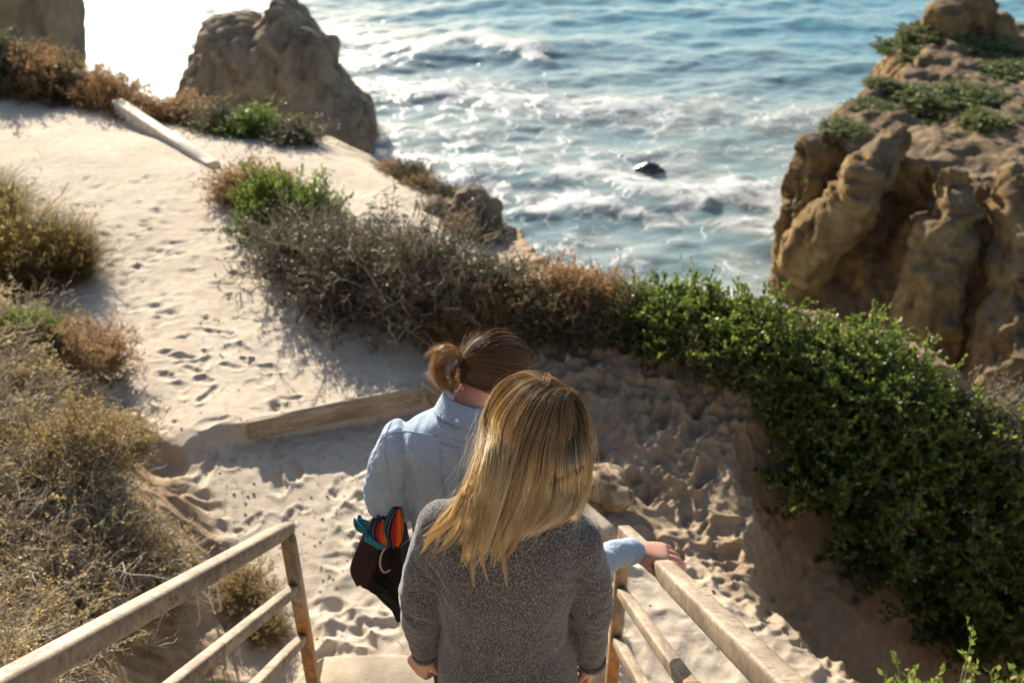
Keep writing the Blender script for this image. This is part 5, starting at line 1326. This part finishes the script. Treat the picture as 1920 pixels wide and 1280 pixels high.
# ------------------------------------------------------------------ the bundled jacket with a striped lining
def build_jacket():
    root = empty('jacket', W(705, 1060, 2.27))
    inv = Matrix.Translation(-root.location)
    def cloth(name, rows, Y, dy, folds, amp, mat, seed, k=90, tw=0.0, tintf=None):
        """rows: (v, u_left, u_right); a folded hanging cloth tube"""
        mb = MB(); V = []; T = []
        rr = catmull(np.array(rows, float), 44)
        for j, (v, u0, u1) in enumerate(rr):
            a = W(u0, v, Y); b = W(u1, v, Y); c_ = (a + b) / 2; h = (b - a)[0] / 2; tj = j / 43
            for i in range(k):
                th = 2 * math.pi * i / k
                w_ = 1 + amp * math.sin(folds * th + tw * tj + 2.2 * vnoise(np.array([th * .8]), np.array([tj * 2.5]), 0, seed)[0]) + amp * .8 * fbm(np.array([math.cos(th) * 2.2]), np.array([math.sin(th) * 2.2]), tj * 3, 3, seed)[0]
                V.append(c_ + np.array([math.cos(th) * h * w_, math.sin(th) * dy * w_ * (.6 + .4 * math.sin(3.14 * min(1, tj + .2))), .006 * math.sin(5 * th + seed)])); T.append(((i / k) * 2) % 1)
        V = np.array(V); n = len(rr); idx = np.arange(n * k).reshape(n, k)
        F = np.stack([idx[:-1], np.roll(idx, -1, 1)[:-1], np.roll(idx, -1, 1)[1:], idx[1:]], -1).reshape(-1, 4)
        V = np.concatenate([V, [V[:k].mean(0), V[-k:].mean(0)]]); T += [0, 0]
        mb.add(V, F, np.array(T)); b0 = mb.n - len(V)
        mb.f.append(np.concatenate([np.stack([np.full(k, n * k), np.roll(idx[0], -1), idx[0]], -1), np.stack([np.full(k, n * k + 1), idx[-1], np.roll(idx[-1], -1)], -1)]) + b0)
        o = mb.build(name, mat, root); o.matrix_parent_inverse = inv; return o
    dk = M('black twill', rough=.9, spec=.1); t = NT(dk); t.base(t.ramp(t.noise(30, 4), [(.3, (.008, .008, .009)), (.7, (.022, .019, .018))])); t.bump(t.noise(300, 2), .4, .001)
    br = M('brown wool', rough=.95, spec=.1); t = NT(br); t.base(t.ramp(t.noise(40, 4), [(.3, (.018, .011, .010)), (.7, (.040, .024, .021))])); t.bump(t.noise(220, 3), .5, .0015)
    se = M('striped lining', rough=.85, spec=.15); t = NT(se)
    st_ = [(.0, (.01, .05, .07)), (.12, (.01, .01, .015)), (.20, (.02, .10, .15)), (.30, (.01, .01, .02)), (.36, (.40, .25, .2)), (.375, (.01, .01, .02)), (.48, (.30, .02, .01)), (.53, (.02, .015, .02)), (.57, (.42, .03, .01)), (.66, (.50, .07, .015)), (.72, (.52, .13, .02)), (.77, (.45, .03, .01)), (.83, (.55, .20, .03)), (.87, (.60, .33, .06)), (.91, (.4, .03, .01)), (.95, (.03, .02, .02))]
    t.base(t.ramp(t.attr('tint'), st_, 'CONSTANT')); t.bump(t.noise(200, 2), .5, .001)
    te = M('teal cotton', rough=.8, spec=.2); t = NT(te); t.base(t.ramp(t.noise(20, 3), [(.3, (.008, .07, .11)), (.7, (.02, .20, .28))]))
    cloth('body_cloth', [(960, 712, 756), (1010, 690, 762), (1060, 672, 770), (1095, 700, 772), (1125, 728, 772), (1148, 742, 768)], 2.30, .075, 7, .10, dk, 3)
    cloth('rolled_sleeve', [(1000, 682, 716), (1030, 668, 712), (1060, 658, 706), (1080, 661, 700), (1090, 668, 694)], 2.20, .04, 4, .07, br, 5)
    cloth('lining', [(950, 736, 752), (970, 721, 756), (992, 715, 757), (1010, 722, 754), (1020, 730, 748)], 2.16, .022, 6, .05, se, 7)
    cloth('lining_fold', [(972, 700, 722), (990, 692, 722), (1012, 696, 726), (1024, 706, 728)], 2.155, .020, 5, .09, se, 11)
    cloth('teal_fold', [(976, 663, 676), (982, 664, 690), (992, 670, 700), (999, 684, 700)], 2.18, .022, 5, .16, te, 13)
    cloth('teal_fold', [(1000, 685, 698), (1008, 684, 712), (1016, 692, 722), (1024, 706, 730)], 2.15, .018, 5, .16, te, 14)
    cloth('hem', [(1060, 676, 700), (1080, 672, 716), (1098, 690, 730), (1104, 700, 724)], 2.22, .04, 6, .12, dk, 19)
    mb = MB(); P = catmull([W(722, 1026, 2.14), W(714, 1042, 2.135), W(713, 1060, 2.14), (W(720, 1072, 2.14)), W(732, 1068, 2.145)], 30); tubes(mb, P[None], .0028, 8)
    o = mb.build('drawstring', M('pale cord', col=(.42, .30, .26), rough=.8), root); o.matrix_parent_inverse = inv
    tag(root, 'bundled dark jacket with red, orange and teal striped lining tucked under an arm', 'jacket')
build_jacket()
# dark cloth hanging from the left hand of the woman
mb = MB(); 
p0 = W(785, 1292, 1.71)
limb(mb, [p0 + [.01, 0, .0], p0 + [.012, .01, -.07], p0 + [.016, .01, -.16]], [.018, .036, .046], 16, flat=.6)
me = remesh(mb, .006, 3, .5, 'cloth_bundle'); fold(me, 1, lambda V: .006 * fbm(V[:, 0] * 40, V[:, 1] * 40, V[:, 2] * 9, 3, 2))
o = link('cloth_bundle', me, M('dark wool', col=(.02, .018, .02), rough=.95)); tag(o, 'dark folded cloth held low in the left hand of the blonde woman', 'cloth')
